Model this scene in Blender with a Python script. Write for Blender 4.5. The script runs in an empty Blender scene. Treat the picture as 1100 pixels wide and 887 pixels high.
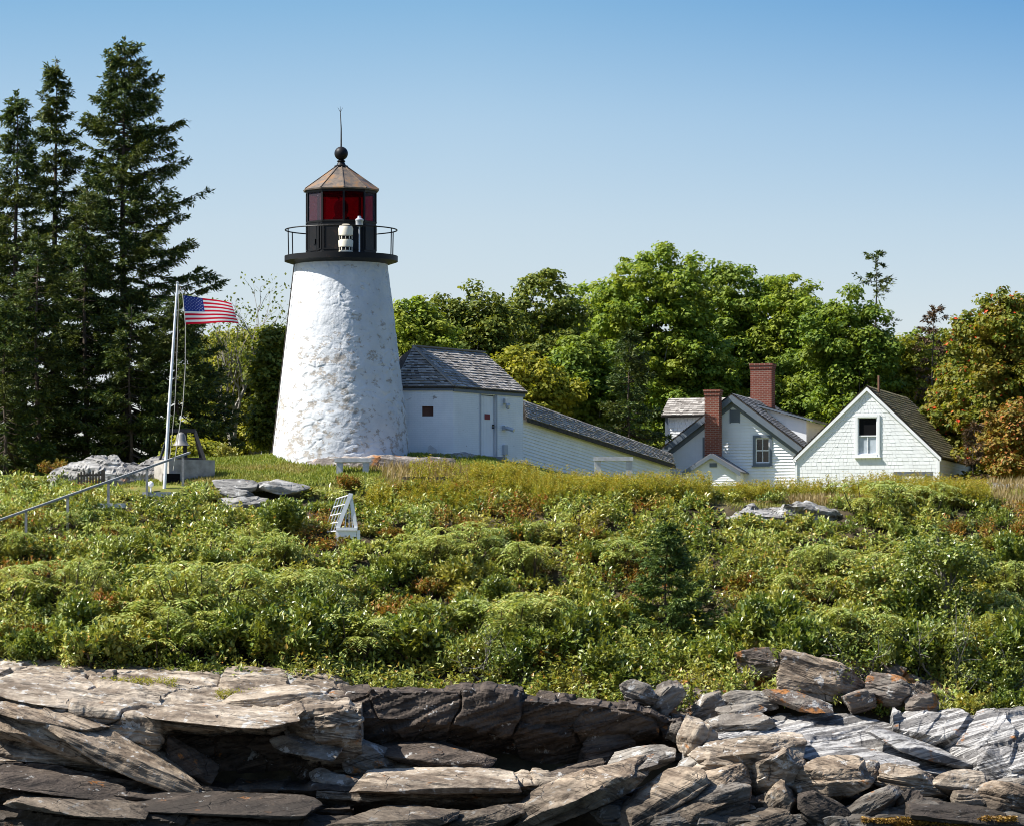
import bpy, math
import numpy as np
from mathutils import Vector, Matrix, Euler

SC = bpy.context.scene
COL = SC.collection
R = math.radians

# ------------------------------------------------------------------ camera, sky, sun, exposure
FPX, PX0, PY0, CAMZ = 5400.0, 550.0, 728.0, 5.0      # focal length in photo pixels, principal column, horizon row, eye height above the sea
cam_data = bpy.data.cameras.new('camera')
cam = bpy.data.objects.new('camera', cam_data)
COL.objects.link(cam)
cam.location = (0, 0, CAMZ)
cam.rotation_euler = (R(90), 0, 0)
cam_data.sensor_fit = 'HORIZONTAL'
cam_data.sensor_width = 36.0
cam_data.lens = 36.0 * FPX / 1100.0
cam_data.shift_y = (PY0 - 443.5) / 1100.0
cam_data.clip_start = 1.0
cam_data.clip_end = 20000.0
SC.camera = cam

SUN_EL, SUN_AZ = 49.0, -98.0          # azimuth from +Y (away from the camera), clockwise seen from above: the sun stands over the left
world = bpy.data.worlds.new('World')
SC.world = world
world.use_nodes = True
_nt = world.node_tree
_bg = _nt.nodes['Background']
_sky = _nt.nodes.new('ShaderNodeTexSky')
_sky.sky_type = 'NISHITA'
_sky.sun_disc = False
_sky.sun_elevation = R(SUN_EL)
_sky.sun_rotation = R(SUN_AZ)
_sky.altitude = 0.0
_sky.air_density = 1.0
_sky.dust_density = 0.6
_sky.ozone_density = 2.0
_bg.inputs['Strength'].default_value = 0.12
# clear, polarised autumn sky: pale at the horizon, deeper blue overhead and away from the sun
_tc = _nt.nodes.new('ShaderNodeTexCoord'); _sx = _nt.nodes.new('ShaderNodeSeparateXYZ'); _nt.links.new(_tc.outputs['Generated'], _sx.inputs[0])
_rp = _nt.nodes.new('ShaderNodeValToRGB'); _nt.links.new(_sx.outputs['Z'], _rp.inputs[0])
for _e, (_p, _c) in zip([_rp.color_ramp.elements[0], _rp.color_ramp.elements[1]] + [_rp.color_ramp.elements.new(.5) for _ in range(3)],
                        [(.06, (.675, .60, .625)), (.45, (.92, .97, 1.0)), (.089, (.635, .59, .61)), (.111, (.53, .55, .595)), (.135, (.33, .455, .55))]):
    _e.position = _p; _e.color = (*_c, 1)
_m1 = _nt.nodes.new('ShaderNodeMix'); _m1.data_type = 'RGBA'; _m1.blend_type = 'MULTIPLY'; _m1.inputs[0].default_value = 1.0
_nt.links.new(_sky.outputs['Color'], _m1.inputs[6]); _nt.links.new(_rp.outputs[0], _m1.inputs[7])
_ax = _nt.nodes.new('ShaderNodeMapRange'); _ax.inputs[1].default_value = -.01; _ax.inputs[2].default_value = .14; _nt.links.new(_sx.outputs['X'], _ax.inputs[0])
_az = _nt.nodes.new('ShaderNodeMapRange'); _az.inputs[1].default_value = .07; _az.inputs[2].default_value = .15; _nt.links.new(_sx.outputs['Z'], _az.inputs[0])
_mm = _nt.nodes.new('ShaderNodeMath'); _mm.operation = 'MULTIPLY'; _nt.links.new(_ax.outputs[0], _mm.inputs[0]); _nt.links.new(_az.outputs[0], _mm.inputs[1])
_m2 = _nt.nodes.new('ShaderNodeMix'); _m2.data_type = 'RGBA'; _m2.blend_type = 'MULTIPLY'; _nt.links.new(_mm.outputs[0], _m2.inputs[0])
_nt.links.new(_m1.outputs[2], _m2.inputs[6]); _m2.inputs[7].default_value = (.42, .66, .88, 1)
_nt.links.new(_m2.outputs[2], _bg.inputs['Color'])

sun_data = bpy.data.lights.new('sun', 'SUN')
sun_data.energy = 5.0
sun_data.angle = R(0.5)
sun_data.color = (1.0, 0.965, 0.90)
sun = bpy.data.objects.new('sun', sun_data)
COL.objects.link(sun)
sun.location = (-60, 150, 90)
_d = Vector((math.sin(R(SUN_AZ)) * math.cos(R(SUN_EL)), math.cos(R(SUN_AZ)) * math.cos(R(SUN_EL)), math.sin(R(SUN_EL))))
sun.rotation_euler = _d.to_track_quat('Z', 'Y').to_euler()

SC.view_settings.view_transform = 'Standard'
SC.view_settings.look = 'None'
SC.view_settings.exposure = 1.0
SC.view_settings.gamma = 1.0
SC.view_settings.use_curve_mapping = False
SC.render.engine = 'CYCLES'
SC.cycles.max_bounces = 6
SC.cycles.diffuse_bounces = 3
SC.cycles.glossy_bounces = 3
SC.cycles.transmission_bounces = 4
SC.cycles.transparent_max_bounces = 8
SC.cycles.use_denoising = True
SC.cycles.filter_width = 1.0
SC.render.resolution_x, SC.render.resolution_y = 1024, 825

# ------------------------------------------------------------------ helpers
def at(px, py, D):
    """The world point seen at column px, row py of the photograph, D metres away."""
    return Vector(((px - PX0) / FPX * D, D, CAMZ + (PY0 - py) / FPX * D))

def tag(o, label=None, cat=None, group=None, kind=None):
    if label: o['label'] = label
    if cat: o['category'] = cat
    if group: o['group'] = group
    if kind: o['kind'] = kind
    return o

def empty(name, loc=(0, 0, 0), rz=0.0, label=None, cat=None, group=None):
    o = bpy.data.objects.new(name, None)
    COL.objects.link(o)
    o.location = loc
    o.rotation_euler = (0, 0, rz)
    o.empty_display_size = 0.2
    return tag(o, label, cat, group)

def link(name, me, parent=None, loc=None):
    o = bpy.data.objects.new(name, me)
    COL.objects.link(o)
    if parent is not None: o.parent = parent
    if loc is not None: o.location = loc
    return o

def mesh_quads(name, V, Q, mats, smooth=False, mi=None):
    """A mesh from numpy arrays of vertices (n,3) and quads (m,4)."""
    V = np.ascontiguousarray(V, dtype=np.float32); Q = np.ascontiguousarray(Q, dtype=np.int32)
    me = bpy.data.meshes.new(name)
    me.vertices.add(len(V)); me.vertices.foreach_set('co', V.ravel())
    me.loops.add(Q.size); me.loops.foreach_set('vertex_index', Q.ravel())
    me.polygons.add(len(Q))
    me.polygons.foreach_set('loop_start', np.arange(0, Q.size, 4, dtype=np.int32))
    me.polygons.foreach_set('loop_total', np.full(len(Q), 4, dtype=np.int32))
    for m in (mats if isinstance(mats, (list, tuple)) else [mats]): me.materials.append(m)
    if mi is not None: me.polygons.foreach_set('material_index', np.ascontiguousarray(mi, dtype=np.int32))
    me.update(calc_edges=True)
    me.validate()
    me.polygons.foreach_set('use_smooth', np.full(len(me.polygons), bool(smooth)))
    return me

class MB:
    """Collects faces; build() makes ONE mesh object with uv in metres along each face."""
    def __init__(s): s.v = []; s.f = []; s.m = []
    def face(s, pts, m=0):
        i = len(s.v); s.v += [tuple(p) for p in pts]; s.f.append(tuple(range(i, i + len(pts)))); s.m.append(m)
    def box(s, c, d, rz=0.0, m=0, mat=None):
        x, y, z = d[0] / 2, d[1] / 2, d[2] / 2
        M = Matrix.Translation(Vector(c)) @ (mat if mat is not None else Matrix.Rotation(rz, 4, 'Z'))
        P = [M @ Vector((a * x, b * y, e * z)) for e in (-1, 1) for b in (-1, 1) for a in (-1, 1)]
        for q in ((0, 2, 3, 1), (4, 5, 7, 6), (0, 1, 5, 4), (2, 6, 7, 3), (0, 4, 6, 2), (1, 3, 7, 5)):
            s.face([P[k] for k in q], m)
    def bar(s, a, b, w, h=None, m=0, up=(0, 0, 1)):
        """A squared timber from a to b, w wide and h high."""
        a = Vector(a); b = Vector(b); h = h or w; t = (b - a).normalized(); u = Vector(up)
        if abs(t.dot(u)) > .98: u = Vector((0, 1, 0))
        r = t.cross(u).normalized(); u = r.cross(t)
        A = [a + r * (i * w / 2) + u * (j * h / 2) for i, j in ((-1, -1), (1, -1), (1, 1), (-1, 1))]
        B = [p + (b - a) for p in A]
        s.face(A, m); s.face(B[::-1], m)
        for k in range(4): s.face([A[(k + 1) % 4], A[k], B[k], B[(k + 1) % 4]], m)
    def tube(s, pts, r, n=6, m=0, cap=True):
        pts = [Vector(p) for p in pts]; rr = r if isinstance(r, (list, tuple)) else [r] * len(pts)
        rings = []
        for i, p in enumerate(pts):
            t = (pts[min(i + 1, len(pts) - 1)] - pts[max(i - 1, 0)]).normalized()
            u = Vector((0, 0, 1)) if abs(t.z) < .9 else Vector((0, 1, 0))
            a = t.cross(u).normalized(); b = t.cross(a)
            i0 = len(s.v)
            for k in range(n):
                q = 2 * math.pi * k / n
                s.v.append(tuple(p + (a * math.cos(q) + b * math.sin(q)) * rr[i]))
            rings.append(i0)
        for i in range(len(rings) - 1):
            for k in range(n):
                s.f.append((rings[i] + k, rings[i] + (k + 1) % n, rings[i + 1] + (k + 1) % n, rings[i + 1] + k)); s.m.append(m)
        if cap:
            s.f.append(tuple(rings[0] + k for k in range(n))[::-1]); s.m.append(m)
            s.f.append(tuple(rings[-1] + k for k in range(n))); s.m.append(m)
    def lathe(s, prof, c=(0, 0, 0), n=32, m=0, a0=0.0, close=False):
        c = Vector(c); i0 = len(s.v)
        for r, z in prof:
            for k in range(n):
                q = a0 + 2 * math.pi * k / n
                s.v.append((c.x + r * math.sin(q), c.y - r * math.cos(q), c.z + z))
        for i in range(len(prof) - 1):
            for k in range(n):
                s.f.append((i0 + i * n + k, i0 + i * n + (k + 1) % n, i0 + (i + 1) * n + (k + 1) % n, i0 + (i + 1) * n + k)); s.m.append(m)
        if close:
            s.f.append(tuple(i0 + k for k in range(n))[::-1]); s.m.append(m)
            j = i0 + (len(prof) - 1) * n
            s.f.append(tuple(j + k for k in range(n))); s.m.append(m)
    def prism(s, poly, n, t, m=0):
        """Polygon poly thickened by t along n."""
        n = Vector(n).normalized() * t; A = [Vector(p) for p in poly]; B = [p + n for p in A]
        s.face(A[::-1], m); s.face(B, m)
        for k in range(len(A)):
            j = (k + 1) % len(A); s.face([A[k], A[j], B[j], B[k]], m)
    def build(s, name, mats, parent=None, loc=None, smooth=False, bevel=0.0, auto=None):
        me = bpy.data.meshes.new(name)
        me.from_pydata(s.v, [], s.f)
        for x in (mats if isinstance(mats, (list, tuple)) else [mats]): me.materials.append(x)
        me.polygons.foreach_set('material_index', s.m)
        me.update()
        uv = me.uv_layers.new(name='UVMap').data
        for p in me.polygons:
            nn = p.normal
            t = Vector((0, 0, 1)).cross(nn)
            t = Vector((1, 0, 0)) if t.length < .05 else t.normalized()
            b = nn.cross(t)
            for li in p.loop_indices:
                co = me.vertices[me.loops[li].vertex_index].co
                uv[li].uv = (co.dot(t), co.dot(b))
        if smooth:
            me.polygons.foreach_set('use_smooth', [True] * len(me.polygons))
            if auto: me.set_sharp_from_angle(angle=R(auto))
        o = link(name, me, parent, loc)
        if bevel:
            mod = o.modifiers.new('bevel', 'BEVEL'); mod.width = bevel; mod.segments = 2; mod.limit_method = 'ANGLE'
        return o

# --- numpy noise
def _hash(ix, iy, iz):
    n = (ix.astype(np.int64) * 374761393 + iy.astype(np.int64) * 668265263 + iz.astype(np.int64) * 2147483647) & 0x7fffffff
    n = ((n ^ (n >> 13)) * 1274126177) & 0x7fffffff
    n = ((n ^ (n >> 16)) * 1911520717) & 0x7fffffff
    return ((n ^ (n >> 15)) & 0xffff) / 32767.5 - 1.0

def vnoise(p):
    p = np.asarray(p, dtype=np.float64); i = np.floor(p).astype(np.int64); f = p - i; f = f * f * f * (f * (f * 6 - 15) + 10)
    out = 0
    for dx in (0, 1):
        for dy in (0, 1):
            for dz in (0, 1):
                w = (f[..., 0] if dx else 1 - f[..., 0]) * (f[..., 1] if dy else 1 - f[..., 1]) * (f[..., 2] if dz else 1 - f[..., 2])
                out = out + w * _hash(i[..., 0] + dx, i[..., 1] + dy, i[..., 2] + dz)
    return out

def fbm(p, octs=4, gain=.5):
    p = np.asarray(p, dtype=np.float64); a, s, t = 1.0, 0.0, 0.0
    for k in range(octs):
        s = s + a * vnoise(p * 2 ** k + 17.3 * k); t += a; a *= gain
    return s / t

def smooth(a, b, x):
    t = np.clip((x - a) / (b - a), 0, 1); return t * t * (3 - 2 * t)

def worley(u, v, seed=0):
    """Distance to the nearest and second nearest jittered lattice point."""
    iu = np.floor(u).astype(np.int64); iv = np.floor(v).astype(np.int64)
    d1 = np.full(u.shape, 9.0); d2 = d1.copy(); hid = np.zeros(u.shape)
    for a in (-1, 0, 1):
        for b in (-1, 0, 1):
            cu, cv = iu + a, iv + b; k = np.full_like(cu, seed)
            x = cu + .5 + .45 * _hash(cu, cv, k); y = cv + .5 + .45 * _hash(cu, cv, k + 7)
            d = np.hypot(x - u, y - v); h = _hash(cu, cv, k + 13)
            near = d < d1
            d2 = np.where(near, d1, np.minimum(d2, d)); hid = np.where(near, h, hid); d1 = np.minimum(d1, d)
    return d1, d2, hid

# ------------------------------------------------------------------ materials
class NT:
    """Small node-tree writer."""
    def __init__(s, name):
        s.mat = bpy.data.materials.new(name); s.mat.use_nodes = True; s.t = s.mat.node_tree
        s.b = s.t.nodes['Principled BSDF']; s.out = s.t.nodes['Material Output']
    def n(s, typ, ins=None, **kw):
        nd = s.t.nodes.new(typ)
        for k, v in kw.items(): setattr(nd, k, v)
        for k, v in (ins or {}).items(): s.set(nd.inputs[k], v)
        return nd
    def set(s, sock, v):
        if isinstance(v, bpy.types.NodeSocket): s.t.links.new(v, sock)
        elif isinstance(v, bpy.types.Node): s.t.links.new(v.outputs[0], sock)
        else: sock.default_value = (v[0], v[1], v[2], 1.0) if isinstance(v, tuple) and len(v) == 3 and sock.type == 'RGBA' else v
    def noise(s, vec, scale, detail=4, rough=.55, dist=0.0):
        return s.n('ShaderNodeTexNoise', {'Vector': vec, 'Scale': scale, 'Detail': detail, 'Roughness': rough, 'Distortion': dist}).outputs[0]
    def ramp(s, fac, stops, interp='LINEAR'):
        nd = s.n('ShaderNodeValToRGB', {'Fac': fac}); cr = nd.color_ramp; cr.interpolation = interp
        while len(cr.elements) < len(stops): cr.elements.new(.5)
        for e, (p, c) in zip(cr.elements, stops):
            e.position = p; e.color = (c, c, c, 1) if isinstance(c, (int, float)) else (c[0], c[1], c[2], 1)
        return nd.outputs[0]
    def mix(s, fac, a, b, mode='MIX'):
        nd = s.n('ShaderNodeMix', data_type='RGBA', blend_type=mode)
        s.set(nd.inputs[0], fac); s.set(nd.inputs[6], a); s.set(nd.inputs[7], b)
        return nd.outputs[2]
    def math(s, op, a, b=0.0, c=0.0):
        nd = s.n('ShaderNodeMath', operation=op); s.set(nd.inputs[0], a); s.set(nd.inputs[1], b); s.set(nd.inputs[2], c)
        return nd.outputs[0]
    def mapping(s, vec, scale=(1, 1, 1), rot=(0, 0, 0), loc=(0, 0, 0)):
        return s.n('ShaderNodeMapping', {'Vector': vec, 'Scale': scale, 'Rotation': rot, 'Location': loc}).outputs[0]
    def pos(s): return s.n('ShaderNodeNewGeometry').outputs['Position']
    def island(s): return s.n('ShaderNodeNewGeometry').outputs['Random Per Island']
    def uv(s): return s.n('ShaderNodeTexCoord').outputs['UV']
    def obj(s): return s.n('ShaderNodeTexCoord').outputs['Object']
    def sep(s, v): return s.n('ShaderNodeSeparateXYZ', {0: v}).outputs
    def bump(s, h, strength=.5, dist=.02, normal=None):
        nd = s.n('ShaderNodeBump', {'Height': h, 'Strength': strength, 'Distance': dist})
        if normal is not None: s.set(nd.inputs['Normal'], normal)
        return nd.outputs[0]
    def done(s, col=None, rough=.7, spec=.3, metal=0.0, normal=None):
        if col is not None: s.set(s.b.inputs['Base Color'], col)
        s.set(s.b.inputs['Roughness'], rough); s.set(s.b.inputs['Specular IOR Level'], spec); s.set(s.b.inputs['Metallic'], metal)
        if normal is not None: s.set(s.b.inputs['Normal'], normal)
        return s.mat

def plain(name, c, rough=.6, spec=.3, metal=0.0, var=.15, scale=3.0):
    m = NT(name); k = m.noise(m.obj(), scale, 5)
    col = m.mix(m.ramp(k, [(.3, 0.0), (.7, 1.0)]), tuple(x * (1 - var) for x in c), tuple(min(1, x * (1 + var)) for x in c))
    return m.done(col, rough, spec, metal, m.bump(k, .15, .01))

def leaf_mat(name, stops, transl=.35, rough=.55, hue=None, hscale=.5, spec=.25):
    """Leaves: a colour per leaf, patches of another tint, some light through the blade."""
    m = NT(name)
    col = m.ramp(m.island(), stops)
    if hue is not None:
        k = m.ramp(m.noise(m.pos(), hscale, 3), [(.45, 0.0), (.62, 1.0)])
        col = m.mix(m.math('MULTIPLY', k, hue[1]), col, hue[0])
    m.done(col, rough, spec)
    tr = m.n('ShaderNodeBsdfTranslucent', {'Color': m.mix(1.0, col, (1.0, .95, .45), 'MULTIPLY')})
    mx = m.n('ShaderNodeMixShader', {0: transl, 1: m.b.outputs[0], 2: tr.outputs[0]})
    m.t.links.new(mx.outputs[0], m.out.inputs['Surface'])
    return m.mat

def rock_mat(name, dark, mid, pale, rot=(0, 0, 0), lichen=.3, orange=.15, tide=True, stripe=0.0, white=(.48, .47, .44)):
    m = NT(name); p = m.pos(); q = m.mapping(p, (1, 1, 1), rot)
    bed = m.noise(m.mapping(q, (.5, .5, 2.6)), 1.1, 9, .66, .5)
    big = m.noise(p, .35, 4)
    fine = m.noise(p, 5.0, 8, .7)
    k = m.math('ADD', m.math('MULTIPLY', bed, .62), m.math('MULTIPLY', m.math('ADD', big, fine), .19))
    col = m.ramp(k, [(.36, dark), (.46, mid), (.60, pale)])
    if stripe:
        w = m.noise(m.mapping(q, (.16, .16, 2.6)), 1.3, 7, .58, 1.2)
        col = m.mix(m.math('MULTIPLY', m.ramp(w, [(.50, 0.0), (.545, 1.0), (.60, .75), (.64, 0.0)]), stripe), col, white)
    # cracks along the bedding and across it
    v = m.n('ShaderNodeTexVoronoi', {'Vector': m.mix(.12, m.mapping(q, (.55, .55, 2.4)), m.n('ShaderNodeTexNoise', {'Vector': p, 'Scale': 1.5, 'Detail': 5.0}).outputs[1]), 'Scale': 1.0}, feature='DISTANCE_TO_EDGE').outputs[0]
    crack = m.math('MULTIPLY', m.ramp(v, [(.0, 1.0), (.012, 0.0)]), m.ramp(m.noise(p, .8, 4), [(.50, 0.0), (.62, 1.0)]))
    col = m.mix(m.math('MULTIPLY', crack, .75), col, (.015, .013, .012))
    part = m.noise(m.mapping(q, (.22, .22, 3.4), loc=(3, 5, 9)), 1.0, 7, .62, .8)
    part = m.ramp(part, [(.470, 0.0), (.485, 1.0), (.492, 1.0), (.503, 0.0)])
    part = m.math('MULTIPLY', part, m.ramp(m.noise(m.mapping(p, loc=(2, 8, 5)), .7, 4), [(.44, 0.0), (.56, 1.0)]))
    col = m.mix(m.math('MULTIPLY', part, .6), col, tuple(x * .35 for x in dark))
    if lichen:
        l = m.ramp(m.noise(p, 2.3, 8, .68), [(.62 - lichen * .2, 0.0), (.66 - lichen * .2, 1.0)])
        col = m.mix(m.math('MULTIPLY', l, .65), col, white)
    if orange:
        o = m.math('MULTIPLY', m.ramp(m.noise(m.mapping(p, loc=(7, 3, 1)), 1.5, 7, .66), [(.66 - orange * .3, 0.0), (.72 - orange * .3, 1.0)]), .8)
        col = m.mix(o, col, (.34, .13, .025))
    rough = .8
    if tide:   # black band of sea growth near the water line
        z = m.sep(p)[2]
        t = m.ramp(m.math('ADD', m.math('MULTIPLY', z, .25), m.math('MULTIPLY', m.noise(p, .9, 5), .55)), [(.56, 1.0), (.78, 0.0)])
        col = m.mix(m.math('MULTIPLY', t, .72), col, (.030, .024, .018))
    h = m.math('ADD', m.math('ADD', m.math('MULTIPLY', bed, .9), m.math('MULTIPLY', fine, .35)), m.math('ADD', m.math('MULTIPLY', crack, -.5), m.math('MULTIPLY', part, -.35)))
    return m.done(col, rough, .25, 0.0, m.bump(h, .9, .10))
M = {}
# foliage
M['maple'] = leaf_mat('maple_leaves', [(0, (0.073, 0.132, 0.014)), (0.435, (0.183, 0.270, 0.029)), (1, (0.324, 0.396, 0.046))], .45, hue=((0.334, 0.336, 0.042), .5), hscale=.6)
M['maple_dark'] = leaf_mat('dark_maple_leaves', [(0, (0.054, 0.108, 0.014)), (0.435, (0.136, 0.216, 0.025)), (1, (0.251, 0.324, 0.041))], .44, hue=((0.251, 0.288, 0.036), .5), hscale=.6)
M['yellow_leaf'] = leaf_mat('yellowing_leaves', [(0, (0.132, 0.156, 0.014)), (.5, (0.288, 0.288, 0.029)), (1, (0.444, 0.396, 0.048))], .46, hue=((0.204, 0.252, 0.026), .4))
M['birch_leaf'] = leaf_mat('birch_leaves', [(0, (0.060, 0.096, 0.014)), (.5, (0.150, 0.186, 0.026)), (1, (0.270, 0.282, 0.048))], .42)
M['rowan_leaf'] = leaf_mat('rowan_leaves', [(0, (.075, .115, .016)), (.5, (.17, .21, .026)), (.92, (.28, .27, .035)), (1, (.38, .15, .03))], .42, hue=((.30, .17, .026), .35), hscale=.7)
M['berry'] = plain('rowan_berries', (.55, .06, .015), .4)
M['spruce'] = leaf_mat('spruce_needles', [(0, (.026, .048, .014)), (.55, (.055, .090, .022)), (.85, (.105, .140, .030)), (1, (.16, .17, .036))], .22, hue=((.11, .115, .024), .5), hscale=.6)
M['young_spruce'] = leaf_mat('young_spruce_needles', [(0, (.040, .075, .018)), (.6, (.095, .150, .032)), (.85, (.19, .25, .055)), (1, (.31, .36, .10))], .2)
M['dead_needle'] = leaf_mat('dead_needles', [(0, (.06, .035, .02)), (.6, (.11, .065, .035)), (1, (.16, .11, .06))], .15)
M['sumac'] = leaf_mat('sumac_leaflets', [(0, (.17, .24, .045)), (.6, (.36, .43, .105)), (.94, (.52, .54, .19)), (1, (.46, .24, .06))], .30, hue=((.46, .42, .09), .5), hscale=.8, spec=.6, rough=.36)
M['bayberry'] = leaf_mat('bayberry_leaves', [(0, (.060, .108, .015)), (.6, (.165, .225, .034)), (1, (.36, .38, .075))], .30, spec=.6, rough=.36, hue=((.28, .27, .04), .5), hscale=.9)
M['huckle'] = leaf_mat('reddening_leaves', [(0, (.13, .12, .02)), (.45, (.24, .20, .03)), (.75, (.34, .19, .04)), (1, (.38, .11, .03))], .30)
M['juniper'] = leaf_mat('juniper_needles', [(0, (0.029, 0.052, 0.023)), (.6, (0.057, 0.088, 0.036)), (1, (0.117, 0.130, 0.046))], .15)
M['scrub'] = leaf_mat('scrub_leaves', [(0, (.095, .145, .024)), (.5, (.25, .30, .052)), (.86, (.42, .43, .10)), (.95, (.48, .36, .07)), (1, (.42, .18, .04))], .30, hue=((.42, .36, .07), .6), hscale=.55, spec=.5, rough=.4)
M['goldenrod'] = leaf_mat('goldenrod_leaves', [(0, (.15, .17, .02)), (.6, (.31, .30, .04)), (1, (.43, .38, .06))], .45, hue=((.33, .31, .06), .6), hscale=.6)
M['golden_top'] = leaf_mat('goldenrod_flowers', [(0, (.30, .21, .02)), (1, (.46, .34, .04))], .3)
M['grass'] = leaf_mat('grass_blades', [(0, (0.135, 0.176, 0.024)), (.6, (0.230, 0.284, 0.038)), (1, (0.324, 0.324, 0.068))], .35, hue=((0.365, 0.270, 0.108), .6), hscale=.6)
M['dry_grass'] = leaf_mat('dry_grass_blades', [(0, (0.240, 0.168, 0.072)), (.6, (0.384, 0.288, 0.132)), (1, (0.480, 0.384, 0.204))], .3)
M['weed'] = leaf_mat('seaweed_fronds', [(0, (.13, .065, .010)), (.6, (.26, .14, .018)), (1, (.36, .22, .03))], .2, spec=.5)
M['bark'] = plain('bark', (.075, .058, .045), .9, .1, var=.4, scale=9)
M['bark_grey'] = plain('grey_bark', (.20, .185, .165), .9, .1, var=.35, scale=9)
M['bark_pale'] = plain('pale_bare_wood', (.20, .18, .155), .9, .1, var=.3, scale=9)
# rock
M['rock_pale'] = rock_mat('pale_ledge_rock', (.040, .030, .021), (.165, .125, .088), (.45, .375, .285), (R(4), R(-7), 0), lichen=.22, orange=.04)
M['rock_brown'] = rock_mat('brown_stain_and_shade_rock', (.014, .011, .008), (.046, .034, .026), (.115, .088, .066), (R(5), R(14), 0), lichen=.02, orange=.05)  # dark brown takes in stain and also the shade of overhung faces
M['rock_grey'] = rock_mat('grey_layered_rock', (.042, .035, .028), (.125, .105, .085), (.28, .25, .21), (R(6), R(16), 0), lichen=.28, orange=.14)
M['rock_stripe'] = rock_mat('striped_rock', (.042, .038, .036), (.105, .098, .092), (.24, .225, .21), (R(10), R(17), 0), lichen=.1, orange=.14, stripe=.8, white=(.46, .44, .41))
M['rock_tan'] = rock_mat('tan_boulder_rock', (.048, .034, .024), (.155, .113, .076), (.40, .315, .225), (R(8), R(-24), 0), lichen=.16, orange=.03)
M['rock_orange'] = rock_mat('orange_lichen_rock', (.045, .034, .026), (.11, .085, .068), (.22, .19, .155), (R(5), R(10), 0), lichen=.22, orange=.42, tide=False)
M['outcrop'] = rock_mat('grey_outcrop', (.075, .07, .065), (.19, .18, .165), (.34, .325, .30), (R(5), R(-8), 0), lichen=.3, orange=.10, tide=False)
M['outcrop_orange'] = rock_mat('lichened_granite', (.08, .065, .055), (.17, .145, .125), (.30, .26, .225), (R(5), R(-8), 0), lichen=.25, orange=.30, tide=False)
# ground
m = NT('hill_soil'); p = m.pos()
soil = m.ramp(m.noise(p, 1.2, 8, .65), [(.3, (.030, .024, .015)), (.55, (.070, .055, .032)), (.75, (.12, .10, .05))])
turf = m.ramp(m.noise(p, 2.2, 8, .65), [(.3, (.085, .105, .018)), (.5, (.15, .17, .03)), (.72, (.28, .215, .085))])
yy = m.math('ADD', m.sep(p)[1], m.math('MULTIPLY', m.math('SUBTRACT', m.noise(p, .4, 3), .5), 5.0))
tf = m.n('ShaderNodeMapRange', {0: yy, 1: 172.5, 2: 174.5}).outputs[0]
M['hill'] = m.done(m.mix(tf, soil, turf), .95, .1, 0, m.bump(m.noise(p, 4, 8, .7), .8, .08))
m = NT('sea_water'); p = m.pos()
M['sea'] = m.done((.012, .03, .035), .08, .5, 0, m.bump(m.noise(m.mapping(p, (1, .5, 1)), .9, 6, .6), .6, .25))
# paint and masonry
def painted(name, c=(.82, .82, .81), brick=False, joints=None, wear=.0, wear_col=(.27, .235, .20), rough=.55, streaks=.14):
    m = NT(name); u = m.uv(); q = m.pos()
    k = m.noise(q, 1.4, 6, .6); f = m.noise(q, 9, 6, .65)
    col = m.mix(m.ramp(k, [(.35, 0.0), (.7, 1.0)]), tuple(x * .90 for x in c), c)
    h = m.math('MULTIPLY', f, .25)
    if brick:
        b = m.n('ShaderNodeTexBrick', {'Vector': u, 'Scale': 1.0, 'Mortar Size': .008, 'Mortar Smooth': .3, 'Brick Width': .22, 'Row Height': .072}); b.offset = .5
        h = m.math('ADD', h, m.math('MULTIPLY', m.math('SUBTRACT', 1.0, b.outputs['Fac']), .9))
        col = m.mix(m.math('MULTIPLY', b.outputs['Fac'], .16), col, (.42, .43, .44))
    if wear:
        w = m.ramp(m.noise(m.mapping(q, (1, 1, 1.7), loc=(3, 1, 2)), 2.1, 9, .7), [(.70 - wear, 0.0), (.73 - wear, 1.0)])
        col = m.mix(m.math('MULTIPLY', w, .85), col, wear_col); h = m.math('SUBTRACT', h, m.math('MULTIPLY', w, .5))
    streak = m.ramp(m.noise(m.mapping(q, (5, 5, .35)), 1.0, 5, .6), [(.55, 0.0), (.8, 1.0)])
    col = m.mix(m.math('MULTIPLY', streak, streaks), col, (.40, .38, .33))
    return m.done(col, rough, .3, 0, m.bump(h, .45, .012))
M['white_brick'] = painted('white_painted_brick', brick=True, wear=.05)
M['white_board'] = painted('white_clapboard', (.82, .825, .825))
M['white_shingle'] = painted('white_wood_shingle', (.79, .79, .78), streaks=.04)
M['white_paint'] = painted('white_painted_wood', (.80, .80, .80), rough=.45)
M['blue_grey'] = painted('slate_grey_trim', (.13, .155, .185), rough=.5)
M['pale_grey'] = painted('pale_grey_trim', (.45, .46, .47))
m = NT('rubble_stone_whitewash'); p = m.pos(); o = m.obj(); z = m.sep(o)[2]
k = m.noise(p, 1.1, 6); f = m.noise(p, 7, 8, .7)
col = m.mix(m.ramp(k, [(.3, 0.0), (.7, 1.0)]), (.50, .51, .515), (.62, .63, .635))
warm = m.ramp(m.noise(m.mapping(o, (1, 1, .7), loc=(2, 9, 4)), .85, 6, .6), [(.60, 0.0), (.72, 1.0)])
col = m.mix(m.math('MULTIPLY', warm, .22), col, (.62, .50, .30))
rustm = m.ramp(m.noise(m.mapping(o, (1, 1, .6), loc=(5, 1, 3)), 1.3, 6, .65), [(.70, 0.0), (.76, 1.0)])
col = m.mix(m.math('MULTIPLY', rustm, .5), col, (.50, .27, .07))
lo = m.ramp(z, [(0.0, 1.0), (1.0, 0.0)])
zz = m.math('MULTIPLY', m.math('SUBTRACT', 7.0, z), .0105)
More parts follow.
